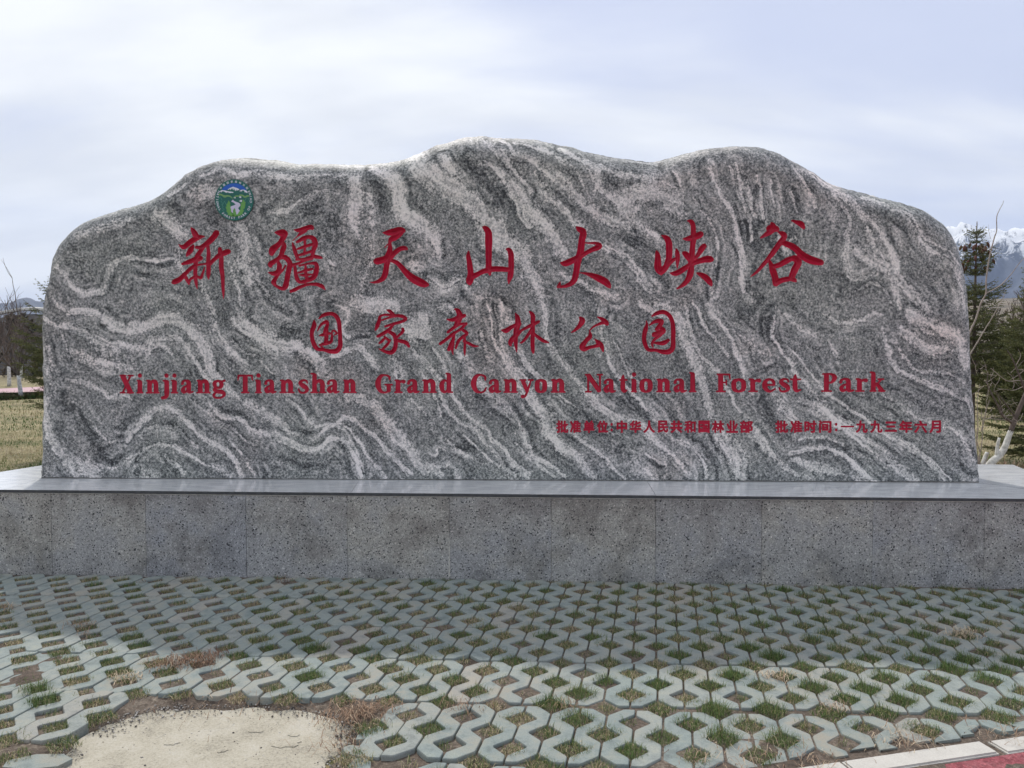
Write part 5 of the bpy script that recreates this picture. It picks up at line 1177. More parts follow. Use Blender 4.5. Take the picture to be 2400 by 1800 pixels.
def eletters(txt, cx_, cy_, rad, a0, a1, size, cjk, name):
    mb = MB(); n = len(txt)
    for i, ch in enumerate(txt):
        if ch == ' ': continue
        a = math.radians(a0 + (a1 - a0) * i / (n - 1))
        c = bpy.data.curves.new('glyph', 'FONT'); c.body = ch; c.size = size; c.resolution_u = 2; c.offset = size * (0.012 if cjk else 0.02); c.align_x = 'CENTER'; c.align_y = 'CENTER'; c.extrude = 0.0003
        o = bpy.data.objects.new('glyph', c); col.objects.link(o); dg = bpy.context.evaluated_depsgraph_get(); m = o.evaluated_get(dg).to_mesh()
        vs = [v.co.copy() for v in m.vertices]; fs = [tuple(p.vertices) for p in m.polygons]
        bottom = not cjk
        rot = (a + math.pi / 2) if bottom else (a - math.pi / 2)
        P = []
        for v in vs:
            x = v.x * math.cos(rot) - v.y * math.sin(rot) + cx_ + rad * math.cos(a); y = v.x * math.sin(rot) + v.y * math.cos(rot) + cy_ + rad * 1.05 * math.sin(a); P.append((x, y))
        W_ = eworld(P, 0.0008) + np.outer([v.z for v in vs], np.array(rnv)); mb.add(W_, fs)
        o.to_mesh_clear() if False else o.evaluated_get(dg).to_mesh_clear(); bpy.data.objects.remove(o); bpy.data.curves.remove(c)
    o = mb.build(name, EM['white'], plq); o['kind'] = 'stuff'; return o
eletters('NATIONAL FOREST PARK OF CHINA', 0, 0, ER * 0.885, 153, 387, ER * 0.155, False, 'lettering')
eletters('中国国家森林公园', 0, 0, ER * 0.885, 139, 40, ER * 0.125, True, 'lettering')

# ------------------------------------------------------------------ grass pavers
LC = np.array([[-5.20931689e-01, 4.35168379e+00], [1.23762954e+00, -4.86327509e-02], [-2.31515497e-01, -1.17237360e+00], [3.35396798e-03, -5.24734261e-04], [5.70597869e-03, -9.46355420e-03],
               [1.77766750e-02, 1.23538200e-02], [-2.82886684e-04, -1.43921908e-03], [1.84020359e-04, 9.37179978e-03], [-8.63897953e-03, -3.34521799e-02], [8.86340003e-03, -2.34691137e-02]])
def lat(u, v):
    u, v = np.asarray(u, float) / 10, np.asarray(v, float) / 10
    uc = np.clip(u, -2.7, 3.1); vc = np.clip(v, -0.8, 1.25)
    B = np.stack([np.ones_like(u), u, v, uc * uc, uc * vc, vc * vc, uc ** 3, uc * uc * vc, uc * vc * vc, vc ** 3], -1)
    return B @ LC
def stripP(even, r=0.545, g=0.018):
    P = [(0, 0), (0, 1 - r), (r, 1), (0, 1 + r), (0, 3 - r), (r, 3), (0, 3 + r), (0, 4), (1 - r, 4), (1, 4 - r), (1, 2 + r), (1 - r, 2), (1, 2 - r), (1, r), (1 - r, 0)]
    if not even: P = [(1 - x, y) for x, y in P]
    return [np.array(p, float) for p in P]
def inset(P, d):
    n = len(P); out = []
    for i in range(n):
        a, b, c = P[i - 1], P[i], P[(i + 1) % n]
        e1 = (b - a) / np.linalg.norm(b - a); e2 = (c - b) / np.linalg.norm(c - b)
        n1, n2 = np.array([-e1[1], e1[0]]), np.array([-e2[1], e2[0]]); m = n1 + n2; m = m / max(0.3, m @ n1); out.append(b + m * d)
    return out
J0 = np.array([lat(5.5, 0) - lat(4.5, 0), lat(5, .5) - lat(5, -.5)]).T        # columns: d/du, d/dv
def paver_mesh(even):
    P = [J0 @ (p - np.array([.5, 2.])) for p in stripP(even)]
    A = sum(P[i][0] * P[(i + 1) % len(P)][1] - P[(i + 1) % len(P)][0] * P[i][1] for i in range(len(P)))
    if A < 0: P = P[::-1]
    # soften the convex corners
    Q = []
    for i in range(len(P)):
        a, b, c = P[i - 1], P[i], P[(i + 1) % len(P)]
        e1 = (a - b) / np.linalg.norm(a - b); e2 = (c - b) / np.linalg.norm(c - b)
        Q += [b + e1 * 0.006, b + e2 * 0.006]
    L0 = inset(Q, 0.0036); L1_ = inset(Q, 0.0050); L2_ = inset(Q, 0.0068)
    n = len(Q); V = [(*p, -0.065) for p in L0] + [(*p, -0.007) for p in L0] + [(*p, -0.002) for p in L1_] + [(*p, 0.0) for p in L2_]
    F_ = [tuple(range(3 * n, 4 * n))]
    for r_ in range(3):
        F_ += [(r_ * n + i, r_ * n + (i + 1) % n, (r_ + 1) * n + (i + 1) % n, (r_ + 1) * n + i) for i in range(n)]
    return mesh_np('paving_block', V, F_, M_block, link=False)
PM = [paver_mesh(True), paver_mesh(False)]
pav = empty('pavement', (0, 3.5, 0)); tag(pav, kind='structure')
PO = Vector((0, 3.5, 0))
kA, kB = on_z(1975, 1782), on_z(2400, 1720)
kd = (Vector((kB[0], kB[1], 0)) - Vector((kA[0], kA[1], 0))).normalized(); kn = Vector((kd.y, -kd.x, 0))      # towards the red path
KA = Vector((kA[0], kA[1], 0))
import bmesh
def cutmesh(me, M_, planes):
    bm = bmesh.new(); bm.from_mesh(me)
    for co, no in planes:
        co2 = M_.inverted() @ co; no2 = (M_.to_3x3().inverted() @ no).normalized()
        r_ = bmesh.ops.bisect_plane(bm, geom=bm.verts[:] + bm.edges[:] + bm.faces[:], plane_co=co2, plane_no=no2, clear_outer=True)
        bmesh.ops.holes_fill(bm, edges=[e for e in bm.edges if e.is_boundary])
    m2 = me.copy(); bm.to_mesh(m2); bm.free(); return m2
for v0 in (-8, -4, 0, 4, 8, 12):
    for k in range(-34, 40):
        if v0 == 8 and -10 < k < 1: continue
        if v0 == 12 and k < 3: continue
        if v0 == 8 and k < -14: pass
        c = lat(k + .5, v0 + 2.0)
        if not (-4.9 < c[0] < 4.9): continue
        px = project([(c[0], c[1], 0)])[0]
        if px[0] < -260 or px[0] > 2640: continue
        if v0 == -8 and c[1] > 5.75: continue
        du = lat(k + 1., v0 + 2.) - lat(k, v0 + 2.)
        ang = math.atan2(du[1], du[0]) - math.atan2(J0[1, 0], J0[0, 0])
        zz = random.gauss(0, 0.0022) - 0.004 * (vnoise(np.array([c[0] * 1.3]), np.array([c[1] * 1.3]), 3)[0])
        o = bpy.data.objects.new('paving_block', PM[k % 2]); col.objects.link(o); o.parent = pav
        o.location = Vector((c[0], c[1], zz)) - PO; o.rotation_euler = (random.gauss(0, .006), random.gauss(0, .009), ang + random.gauss(0, .005))
        Mw = Matrix.Translation(Vector((c[0], c[1], zz))) @ o.rotation_euler.to_matrix().to_4x4()
        cs = [Mw @ v.co for v in PM[k % 2].vertices]
        dk = [(q - KA).dot(kn) for q in cs]
        planes = []
        if min(dk) > -0.09: bpy.data.objects.remove(o); continue
        if max(dk) > -0.035: planes.append((KA - kn * (0.035 + random.uniform(0, 0.03)), kn))
        if planes:
            o.data = cutmesh(PM[k % 2], Mw, planes)
            if len(o.data.vertices) < 8: bpy.data.objects.remove(o); continue
# loose chips where the pavers broke away
for (x, y), s_, rz in (((868, 1716), .055, .5), ((836, 1757), .06, -.5), ((2340, 1702), .05, .2), ((2385, 1690), .06, .9), ((90, 1783), .09, .3), ((843, 1795), .06, 1.5)):
    mb = MB(); X_, Y_ = on_z(x, y, -0.01)
    P = [(s_ * random.uniform(.75, 1.1) * math.cos(t) * 1.35, s_ * random.uniform(.75, 1.1) * math.sin(t) * .8) for t in np.linspace(0, 2 * math.pi, 8)[:-1]]
    mb.prism(P, -0.03, 0.0); o = mb.build('paving_fragment', M_block, pav); o.location = Vector((X_, Y_, -0.012)) - PO; o.rotation_euler = (random.uniform(-.1, .1), random.uniform(-.1, .1), rz)

# bare cream concrete showing where pavers are missing
cp_ = [(20, 1850), (105, 1800), (200, 1727), (250, 1698), (305, 1673), (365, 1662), (434, 1657), (520, 1659), (615, 1659), (700, 1666), (775, 1680), (815, 1696), (818, 1730), (800, 1766), (780, 1786), (763, 1800), (740, 1850)]
cg = [on_z(x, y, -0.03) for x, y in cp_]
cg = catmull(np.array(cg + cg[:1]), 5)[:-1]; cg = cg + (np.c_[fbm(cg[:, 0] * 9, cg[:, 1] * 9, 7, 4), fbm(cg[:, 0] * 9 + 50, cg[:, 1] * 9, 7, 4)] - .5) * 0.14
sx, sy = np.array(soil.data.vertices[0].co[:2]), None
n_sv = len(soil.data.vertices); co = np.empty(n_sv * 3, np.float32); soil.data.vertices.foreach_get('co', co); co = co.reshape(-1, 3)
near = (co[:, 0] > cg[:, 0].min() - .4) & (co[:, 0] < cg[:, 0].max() + .4) & (co[:, 1] < cg[:, 1].max() + .4)
wi = np.where(near)[0]; Pn = co[wi, :2].astype(float); ins_ = inside_poly(Pn, cg); dd = dist_poly(Pn, np.vstack([cg, cg[:1]])); sd = np.where(ins_, dd, -dd)
co[wi, 2] -= 0.042 * np.clip((sd + 0.10) / 0.12, 0, 1).astype(np.float32)
soil.data.vertices.foreach_set('co', co.ravel()); soil.data.update()
mb = MB(); mb.prism([tuple(p) for p in cg][::(1 if True else -1)], -0.2, -0.041)
slab_ = mb.build('concrete_slab', M_cream); tag(slab_, kind='structure')
for x, y, s_ in ((672, 1742, .05), (600, 1712, .03), (402, 1741, .028), (520, 1760, .02), (690, 1722, .022)):
    X_, Y_ = on_z(x, y, -.04); mb = MB()
    mb.prism([(X_ + s_ * random.uniform(.6, 1.1) * math.cos(t) * 1.3, Y_ + s_ * random.uniform(.5, 1.1) * math.sin(t) * .8) for t in np.linspace(0, 6.283, 14)[:-1]], -0.05, -0.0375)
    o = mb.build('mortar_flake', M_cream, None); o.parent = slab_
# red asphalt path and its kerb
ra = MB(); e0 = KA - kd * 6 + kn * 0.100; e1 = KA + kd * 8 + kn * 0.100
ra.prism([e0 + kn * 5, e1 + kn * 5, e1, e0], -0.2, -0.012)
o = ra.build('red_path', M_redas); tag(o, kind='structure')
kroot = empty('kerb', KA); tag(kroot, kind='structure')
s0 = (Vector((*on_z(1981, 1790), 0)) - KA).dot(kd); L_ = 0.70
for i in range(-4, 9):
    a = s0 + L_ * i + 0.005; b = s0 + L_ * (i + 1) - 0.005
    if i == 0: b -= 0.03
    jz = random.uniform(-.004, .003); jr = random.uniform(-.004, .004)
    mb = MB(); c = 0.007
    P = [kd * a + kn * jr, kd * b + kn * jr, kd * b + kn * (0.096 + jr), kd * a + kn * (0.096 + jr)]
    A_s = (P[1] - P[0]).cross(P[2] - P[1]).z
    if A_s < 0: P = P[::-1]
    m_ = sum(P, Vector()) / 4
    mb.prism(P, -0.15, 0.0 + jz)
    k_ = mb.build('kerbstone', M_kerb, kroot)
    bm = bmesh.new(); bm.from_mesh(k_.data); bmesh.ops.bevel(bm, geom=[e for e in bm.edges if all(v.co.z > -.05 for v in e.verts)], offset=c, segments=2, affect='EDGES'); bm.to_mesh(k_.data); bm.free()

# ------------------------------------------------------------------ blades of grass, straw, pebbles
def blades(name, mat, X, Y, Zb, L, W, lean, tone, kind='stuff', flat=None):
    n = len(X); th = rng.uniform(0, 2 * math.pi, n); la = np.abs(rng.normal(lean, lean * 0.5 + .05, n)) if np.isscalar(lean) else lean
    if flat is not None: la = np.where(flat, rng.uniform(1.25, 1.5, n), la)
    dx, dy = np.cos(th), np.sin(th); px_, py_ = -dy, dx
    def at(f):
        a = la * f
        return np.c_[X + dx * L * f * np.sin(a), Y + dy * L * f * np.sin(a), Zb + L * f * np.cos(a * 1.05)]
    side = np.c_[px_, py_, np.zeros(n)] * (W / 2)[:, None]
    b, m, t = at(0.0), at(0.55), at(1.0)
    V = np.stack([b - side, b + side, m - side * .8, m + side * .8, t], 1).reshape(-1, 3)
    i0 = np.arange(n)[:, None] * 5
    Ft = np.vstack([i0 + np.array([[0, 1, 3]]), i0 + np.array([[0, 3, 2]]), i0 + np.array([[2, 3, 4]])])
    o = mesh_np(name, V, Ft, mat)
    a_ = o.data.attributes.new('tone', 'FLOAT', 'POINT'); a_.data.foreach_set('value', np.repeat(tone, 5).astype(np.float32))
    if kind: o['kind'] = kind
    return o
boost = [(1288, 1640, 1.), (1672, 1654, 1.), (1904, 1607, .9), (1817, 1531, .9), (2229, 1560, 1.), (1690, 1712, .9), (1817, 1723, .9), (1708, 1575, .7), (1345, 1675, .6), (1795, 1655, .8), (2058, 1600, .5), (1380, 1618, .7), (710, 1525, .4), (75, 1625, .8), (115, 1630, .8), (710, 1608, .5)]
bX, bY, bL, bW, bT, bF, bl = [], [], [], [], [], [], []
holes = []
for v in range(-8, 16):
    for u in range(-34, 40):
        if (u + v) % 2 == 0: continue
        if v > 8 and -9 < u < 1: continue
        c = lat(u, v)
        if (Vector((c[0], c[1], 0)) - KA).dot(kn) > -0.10: continue
        p = project([(c[0], c[1], 0)])[0]
        if not (-150 < p[0] < 2550 and c[1] < 5.4): continue
        if p[1] > 1900: continue
        holes.append((c, p))
for c, p in holes:
    x = p[0] / 2400
    full = np.clip(rng.normal(0.62 + 0.20 * x, 0.26), 0.05, 1)
    green = np.clip(rng.normal(0.46 + 0.40 * x - 0.12 * (p[1] < 1480), 0.22), 0, 1)
    ht = 0.024 + 0.010 * x + rng.uniform(0, .008)
    for bx, by, bs in boost:
        if abs(p[0] - bx) < 38 and abs(p[1] - by) < 24: full, green, ht = 1.0, 0.95, 0.036 + .016 * bs
    if rng.random() < 0.14 and full < .99: full *= 0.12
    n = int(full * 380 * (1.0 if p[1] > 1480 else 0.75)) + 6
    ox, oy = rng.normal(0, .018, 2) * (1 - full * .7)
    a = rng.uniform(-1, 1, n) * .064 * (0.45 + .5 * full); b = rng.uniform(-1, 1, n) * .064 * (0.45 + .5 * full)
    bX.append(c[0] + ox + (a + b) * .72); bY.append(c[1] + oy + (a - b) * .68)
    isg = rng.random(n) < green * 0.85 + .1
    t = np.where(isg, rng.beta(1.6, 2.2, n) * .62, rng.uniform(.55, 1, n))
    bT.append(t); bL.append(np.where(isg, rng.uniform(.5, 1.15, n) * ht, rng.uniform(.5, 1.3, n) * ht * .8)); bW.append(rng.uniform(.0011, .0024, n)); bF.append((~isg) & (rng.random(n) < .5)); bl.append(rng.uniform(.25, 1.35, n))
X = np.concatenate(bX); Y = np.concatenate(bY)
o = blades('grass', M_grass, X, Y, np.full(len(X), -0.016) + rng.uniform(-.004, .006, len(X)), np.concatenate(bL) * 1.25, np.concatenate(bW), np.concatenate(bl), np.concatenate(bT), flat=np.concatenate(bF))
# dead straw and root mats
sX, sY, sL, sT = [], [], [], []
mats_ = [(430, 1552, .09, 260, .25), (470, 1550, .08, 220, .2), (395, 1560, .07, 140, .35), (505, 1535, .05, 80, .1), (185, 1468, .06, 90, .5), (193, 1487, .03, 30, .6), (310, 1588, .07, 90, .95), (835, 1672, .10, 190, .45), (870, 1662, .09, 160, .45), (800, 1690, .09, 120, .5), (2262, 1486, .06, 130, .95), (2250, 1492, .05, 80, .9), (2118, 1735, .09, 120, .8), (1818, 1588, .06, 110, .95), (1090, 1660, .07, 70, .4), (1960, 1660, .06, 60, .6), (20, 1425, .05, 70, .7),
         (2340, 1722, .10, 60, .6), (1700, 1790, .12, 70, .6), (1880, 1780, .12, 80, .6), (560, 1655, .2, 60, .5), (800, 1745, .1, 90, .5), (1320, 1655, .06, 50, .4), (330, 1365, .03, 20, .4), (660, 1362, .05, 40, .1)]
for x, y, r_, n, t in mats_:
    X_, Y_ = on_z(x, y, 0); sX.append(X_ + rng.normal(0, r_ * .75, n)); sY.append(Y_ + rng.normal(0, r_ * .5, n)); sL.append(rng.uniform(.02, .07, n)); sT.append(np.clip(rng.normal(t, .2, n), 0, 1))
n = len(np.concatenate(sX))
blades('dead_straw', M_straw, np.concatenate(sX), np.concatenate(sY), rng.uniform(-.02, .012, n), np.concatenate(sL), rng.uniform(.0015, .004, n), rng.uniform(.9, 1.5, n), np.concatenate(sT))
# pebbles and crumbs
pv, pf, pt = [], [], []
def crumb(x, y, z, s_):
    b = len(pv); q = rng.normal(0, 1, (6, 3)); q = q / np.linalg.norm(q, axis=1)[:, None]
    base = np.array([[1, 0, 0], [-1, 0, 0], [0, 1, 0], [0, -1, 0], [0, 0, .6], [0, 0, -.6]]) + q * .35
    pv.extend((base * s_ + [x, y, z]).tolist())
    pf.extend([(b + i, b + j, b + k) for i, j, k in ((0, 2, 4), (2, 1, 4), (1, 3, 4), (3, 0, 4), (2, 0, 5), (1, 2, 5), (3, 1, 5), (0, 3, 5))])
    pt.extend([float(rng.random())] * 6)
def scat(P, n, spread, smin, smax, z0):
    for _ in range(n):
        i = rng.integers(0, len(P) - 1); t = rng.random(); x = P[i][0] * (1 - t) + P[i + 1][0] * t + rng.normal(0, spread); y = P[i][1] * (1 - t) + P[i + 1][1] * t + rng.normal(0, spread * .7)
        X_, Y_ = on_z(x, y, z0); crumb(X_, Y_, z0, rng.uniform(smin, smax) * (2.0 if rng.random() < .06 else 1))
scat([(230, 1715), (315, 1672), (434, 1655), (615, 1656), (790, 1675), (830, 1720), (780, 1790)], 1500, 16, .0015, .005, -0.036)
scat([(20, 1760), (180, 1760), (110, 1790)], 260, 18, .0015, .004, -0.03)
scat([(1830, 1795), (1975, 1775), (2250, 1735), (2400, 1708)], 700, 12, .0015, .0045, -0.022)
scat([(300, 1740), (700, 1740)], 150, 70, .0012, .0035, -0.0405)
for c, p in holes:
    for _ in range(6): crumb(c[0] + rng.normal(0, .03), c[1] + rng.normal(0, .028), -.013, rng.uniform(.0012, .004))
M_peb = rand_mat('pebbles', [(0.0, (0.04, 0.035, 0.035)), (0.4, (0.16, 0.15, 0.14)), (0.8, (0.36, 0.34, 0.31)), (1.0, (0.62, 0.60, 0.58))])
o = mesh_np('pebbles', np.array(pv), np.array(pf), M_peb); a_ = o.data.attributes.new('tone', 'FLOAT', 'POINT'); a_.data.foreach_set('value', np.array(pt, np.float32)); o['kind'] = 'stuff'

# lawn beyond the plinth
LXs, LYs, LLs, LTs, LWs = [], [], [], [], []
for side in (0, 1):
    for D0, D1, n, Lb, Wb in ((6.9, 10, 9000, .045, .004), (10, 16, 9000, .06, .007), (16, 34, 9000, .08, .014)):
        D = rng.uniform(D0, D1, n); pxx = rng.uniform(-330, 150, n) if side == 0 else rng.uniform(2240, 2730, n)
        X_ = (pxx - 1200) / F * D
        pat = fbm(X_ * 1.1 + 30, D * 1.1, 77, 4)
        t = np.clip(0.05 + (pat - .36) * 2.4 + rng.normal(0, .2, n), 0, .92)
        ok = ~((X_ > -4.9) & (X_ < 5.2) & (D < 7.4)); X_, D, t = X_[ok], D[ok], t[ok]
        LXs.append(X_); LYs.append(D); LTs.append(t); LLs.append(rng.uniform(.5, 1.3, len(D)) * Lb); LWs.append(rng.uniform(.6, 1.3, len(D)) * Wb)
X = np.concatenate(LXs)
blades('lawn_grass', M_grass, X, np.concatenate(LYs), np.full(len(X), -.005), np.concatenate(LLs), np.concatenate(LWs), rng.uniform(.2, 1.3, len(X)), np.concatenate(LTs))

# ------------------------------------------------------------------ trees
class Soup:
    """triangle soup with a tone value"""
    def __init__(s): s.V = []; s.T = []
    def shoot(s, p0, p1, rad, n, tone):
        p0, p1 = np.array(p0), np.array(p1); ax = p1 - p0; L = np.linalg.norm(ax) + 1e-9; ax = ax / L
        t = rng.random(n); d = rng.normal(0, 1, (n, 3)); d -= (d @ ax)[:, None] * ax; d /= np.linalg.norm(d, axis=1)[:, None] + 1e-9
        d = d + ax * 0.75 + np.array([0, 0, .15]); d /= np.linalg.norm(d, axis=1)[:, None]
        b = p0 + ax * (t * L)[:, None]; tip = b + d * (rad * rng.uniform(.75, 1.2, n))[:, None]
        w = np.cross(d, rng.normal(0, 1, (n, 3))); w /= np.linalg.norm(w, axis=1)[:, None] + 1e-9; w *= rad * .20
        s.V.append(np.stack([b - w, b + w, tip], 1).reshape(-1, 3)); s.T.append(np.repeat(np.clip(rng.normal(tone, .16, n), 0, 1), 3))
    def build(s, name, mat, parent, org):
        V = np.vstack(s.V) - np.array(org); o = mesh_np(name, V, np.arange(len(V)).reshape(-1, 3), mat, parent)
        a = o.data.attributes.new('tone', 'FLOAT', 'POINT'); a.data.foreach_set('value', np.concatenate(s.T).astype(np.float32)); return o
def spruce(base, top, rmax, label, group, seed, cones=0, whorls=None, dens=1.0, lowest=0.08, dip=0.0, needle=0.022):
    rs = random.Random(seed); base, top = Vector(base), Vector(top); H_ = (top - base).length
    root = empty('spruce_tree', base); tag(root, label, 'spruce tree', group)
    tr = MB(); pts = [base + (top - base) * t + Vector((rs.uniform(-.01, .01), rs.uniform(-.01, .01), 0)) * (1 - t) for t in np.linspace(0, 1, 12)]
    r0_ = 0.012 + H_ * 0.009
    tr.tube([p - base for p in pts], [r0_ * (1 - t) + .006 for t in np.linspace(0, 1, 12)], 7)
    tr.build('trunk', M_bark, root, True)
    br = MB(); sp_ = Soup(); cm = MB()
    sp_.shoot(top - Vector((0, 0, .16)), top, needle * .6, int(60 * dens), .2)
    ws = whorls or [(t, None) for t in np.r_[np.linspace(.96, .75, 6), np.linspace(.70, lowest, 13)]]
    for wt, rr_ in ws:
        p = base + (top - base) * wt
        reach = rr_ if rr_ is not None else rmax * min(1, (1 - wt) * 1.55) ** .85
        nb = rs.randint(4, 6); a0 = rs.uniform(0, 6.28)
        for b in range(nb):
            az = a0 + b * 6.283 / nb + rs.uniform(-.3, .3); R_ = reach * rs.uniform(.75, 1.12)
            rise = 0.30 * (wt - .25) * R_ * 2
            pth = []
            for f in np.linspace(0, 1, 7):
                pth.append(p + Vector((math.cos(az) * R_ * f, math.sin(az) * R_ * f, rise * f - dip * R_ * math.sin(f * 2.6) + .16 * R_ * f * f)))
            br.tube([q - base for q in pth], [max(.0025, .012 * R_ * (1 - f)) + .0015 for f in np.linspace(0, 1, 7)], 4, False)
            ns = max(4, int(R_ / .040))
            d_ = Vector((math.cos(az), math.sin(az), 0)); s_ = Vector((-d_.y, d_.x, 0))
            for i in range(ns):
                f = (i + .6) / ns; j = f * 6; k_ = int(min(5, j)); q = pth[k_].lerp(pth[k_ + 1], j - k_)
                for sgn in (-1, 1):
                    L_ = R_ * (.10 + .38 * (1 - f)) * rs.uniform(.6, 1.2) + .035
                    e = q + (s_ * sgn * .85 + d_ * .62).normalized() * L_ + Vector((0, 0, rs.uniform(-.30, .22) * L_))
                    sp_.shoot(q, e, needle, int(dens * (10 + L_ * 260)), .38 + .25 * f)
                    if L_ > .12:
                        for h_ in (.35, .65):
                            q2 = q.lerp(e, h_); e2 = q2 + (s_ * sgn * .3 + d_ * .9 * (1 if rs.random() < .6 else -.2)).normalized() * L_ * .38 + Vector((0, 0, rs.uniform(-.12, .05) * L_)); sp_.shoot(q2, e2, needle, int(dens * (8 + L_ * 130)), .5)
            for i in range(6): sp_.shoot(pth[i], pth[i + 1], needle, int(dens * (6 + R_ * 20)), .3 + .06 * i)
            e = pth[6]; sp_.shoot(e, e + (e - pth[5]).normalized() * .06 + Vector((0, 0, .02)), needle, int(dens * 22), .7)
    if cones:
        for c in range(cones):
            wt = rs.uniform(.80, .905); az = rs.uniform(0, 6.283); R_ = rs.uniform(.05, .26)
            q = base + (top - base) * wt + Vector((math.cos(az) * R_, math.sin(az) * R_, rs.uniform(-.02, .05))); tilt = Vector((math.cos(az) * .35, math.sin(az) * .35, -1)).normalized(); Lc = rs.uniform(.075, .11)
            mbc = MB(); fr_ = np.linspace(0, 1, 7); mbc.tube([q - base + tilt * Lc * f for f in fr_], [.003 + .019 * math.sin(math.pi * min(1, .12 + f * .85)) for f in fr_], 7)
            mbc.build('cone', M_cone, root, True)
    br.build('branches', M_bark, root)
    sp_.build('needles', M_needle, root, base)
    return root
def gp(x, D): return Vector(((x - 1200) / F * D, D, 0))
b1_, t1_ = gp(2281, 12), at_y(2290, 519, 12)
HH = t1_.z
def wy(y): return (at_y(2290, y, 12).z) / HH
spruce(b1_, t1_, .9, 'spruce with brown cones below its thin top, right of the boulder', 'young spruces around the monument', 5, cones=34,
       whorls=[(wy(548), .11), (wy(558), .14), (wy(570), .10), (wy(586), .18), (wy(600), .24), (wy(612), .26), (wy(625), .34), (wy(637), .30), (wy(645), .22), (wy(676), .30), (wy(690), .42), (wy(702), .50), (wy(716), .40), (wy(735), .42), (wy(755), .55), (wy(775), .66), (wy(795), .75), (wy(815), .8), (wy(838), .85), (wy(862), .8), (wy(885), .7), (wy(915), .55)], dens=.5)
spruce(gp(2432, 10.5), at_y(2436, 585, 10.5), .62, 'spruce cut by the right edge of the photo, only its left branches in view', 'young spruces around the monument', 9, cones=4)
spruce(gp(2372, 19), at_y(2370, 744, 19), .9, 'small low spruce between the two taller ones at the right', 'young spruces around the monument', 13, dens=.9, needle=.03)
spruce(gp(150, 12), at_y(150, 668, 12), .78, 'spruce hidden behind the left edge of the boulder with branches poking out', 'young spruces around the monument', 17, cones=8, lowest=.22, dip=.05, dens=.5, whorls=[(.97, .25), (.93, .42), (.86, .36), (.80, .5), (.72, .60), (.66, .62), (.60, .74), (.54, .70), (.48, .86), (.43, .72), (.36, .5), (.30, .55)])

def bare_tree(base, H_, label, group, seed, spread=.5, lime=0.9, r0_=.075, n0=7, lean=(0, 0), levels=3, fork=.28):
    rs = random.Random(seed); base = Vector(base); root = empty('bare_tree', base); tag(root, label, 'bare tree', group)
    tip = Vector((lean[0], lean[1], H_ * fork)); tw, tb = MB(), MB()
    pts = [Vector((lean[0] * f + rs.uniform(-.01, .01), lean[1] * f, H_ * fork * f)) for f in np.linspace(0, 1, 6)]
    cut = max(1, int(round(5 * min(1, lime / (H_ * fork)))))
    rad = [r0_ * (1 - .35 * f) for f in np.linspace(0, 1, 6)]
    tw.tube(pts[:cut + 1], [r * 1.03 for r in rad[:cut + 1]], 9); tw.build('limewashed_trunk', M_lime, root, True)
    if cut < 5: tb.tube(pts[cut:], rad[cut:], 9); tb.build('trunk', M_bark, root, True)
    br = MB(); tg_ = MB()
    def grow(p, d, L_, r_, lv):
        n = 5; P = [p]; q = p.copy(); dd = d.copy()
        for i in range(n):
            dd = (dd + Vector((rs.uniform(-.18, .18), rs.uniform(-.18, .18), rs.uniform(.0, .16)))).normalized(); q = q + dd * L_ / n; P.append(q.copy())
        (br if lv < 2 else tg_).tube(P, [r_ * (1 - .6 * i / n) + .001 for i in range(n + 1)], 5 if lv < 2 else 3, False)
        if lv < levels:
            for _ in range(rs.randint(3, 5)):
                k_ = rs.randint(1, n); a = rs.uniform(0, 6.28); nd = (dd + Vector((math.cos(a), math.sin(a), rs.uniform(-.1, .5))) * rs.uniform(.5, 1.0)).normalized()
                grow(P[k_], nd, L_ * rs.uniform(.4, .68), r_ * .5, lv + 1)
    for i in range(n0):
        a = i * 6.283 / n0 + rs.uniform(-.3, .3); d = Vector((math.cos(a) * spread, math.sin(a) * spread, 1)).normalized()
        ff_ = rs.uniform(.75, 1); grow(tip * ff_, d, H_ * (1 - fork) * rs.uniform(.45, .72), r0_ * .42, 0)
    br.build('branches', M_bark, root, True); tg_.build('twigs', M_twigd, root)['kind'] = 'stuff'
    return root
GB = 'bare limewashed trees on the lawn'
bare_tree(gp(48, 30.6), 4.3, 'bare tree with white painted trunk in front of the pink path', GB, 3, .6, .9, .085, 7, (-.12, 0), fork=.24)
bare_tree(gp(21, 40), 5.0, 'bare tree with white painted trunk at far left, standing just beyond the pink path', GB, 4, .55, 1.1, .10, 6, levels=2, fork=.27)
bare_tree(gp(50, 50), 5.4, 'farthest thin bare tree at left, in front of the dark embankment', GB, 6, .5, 1.0, .10, 6, levels=2, fork=.25)
bare_tree(gp(-22, 27), 4.9, 'bare tree cut by the left photo edge, only twig tips in view', GB, 8, .75, .9, .08, 6, levels=2, fork=.25)
bare_tree(gp(2396, 27), 4.4, 'pale trunked bare tree on the lawn behind the right spruces', GB, 12, .5, 1.9, .10, 6, fork=.45)

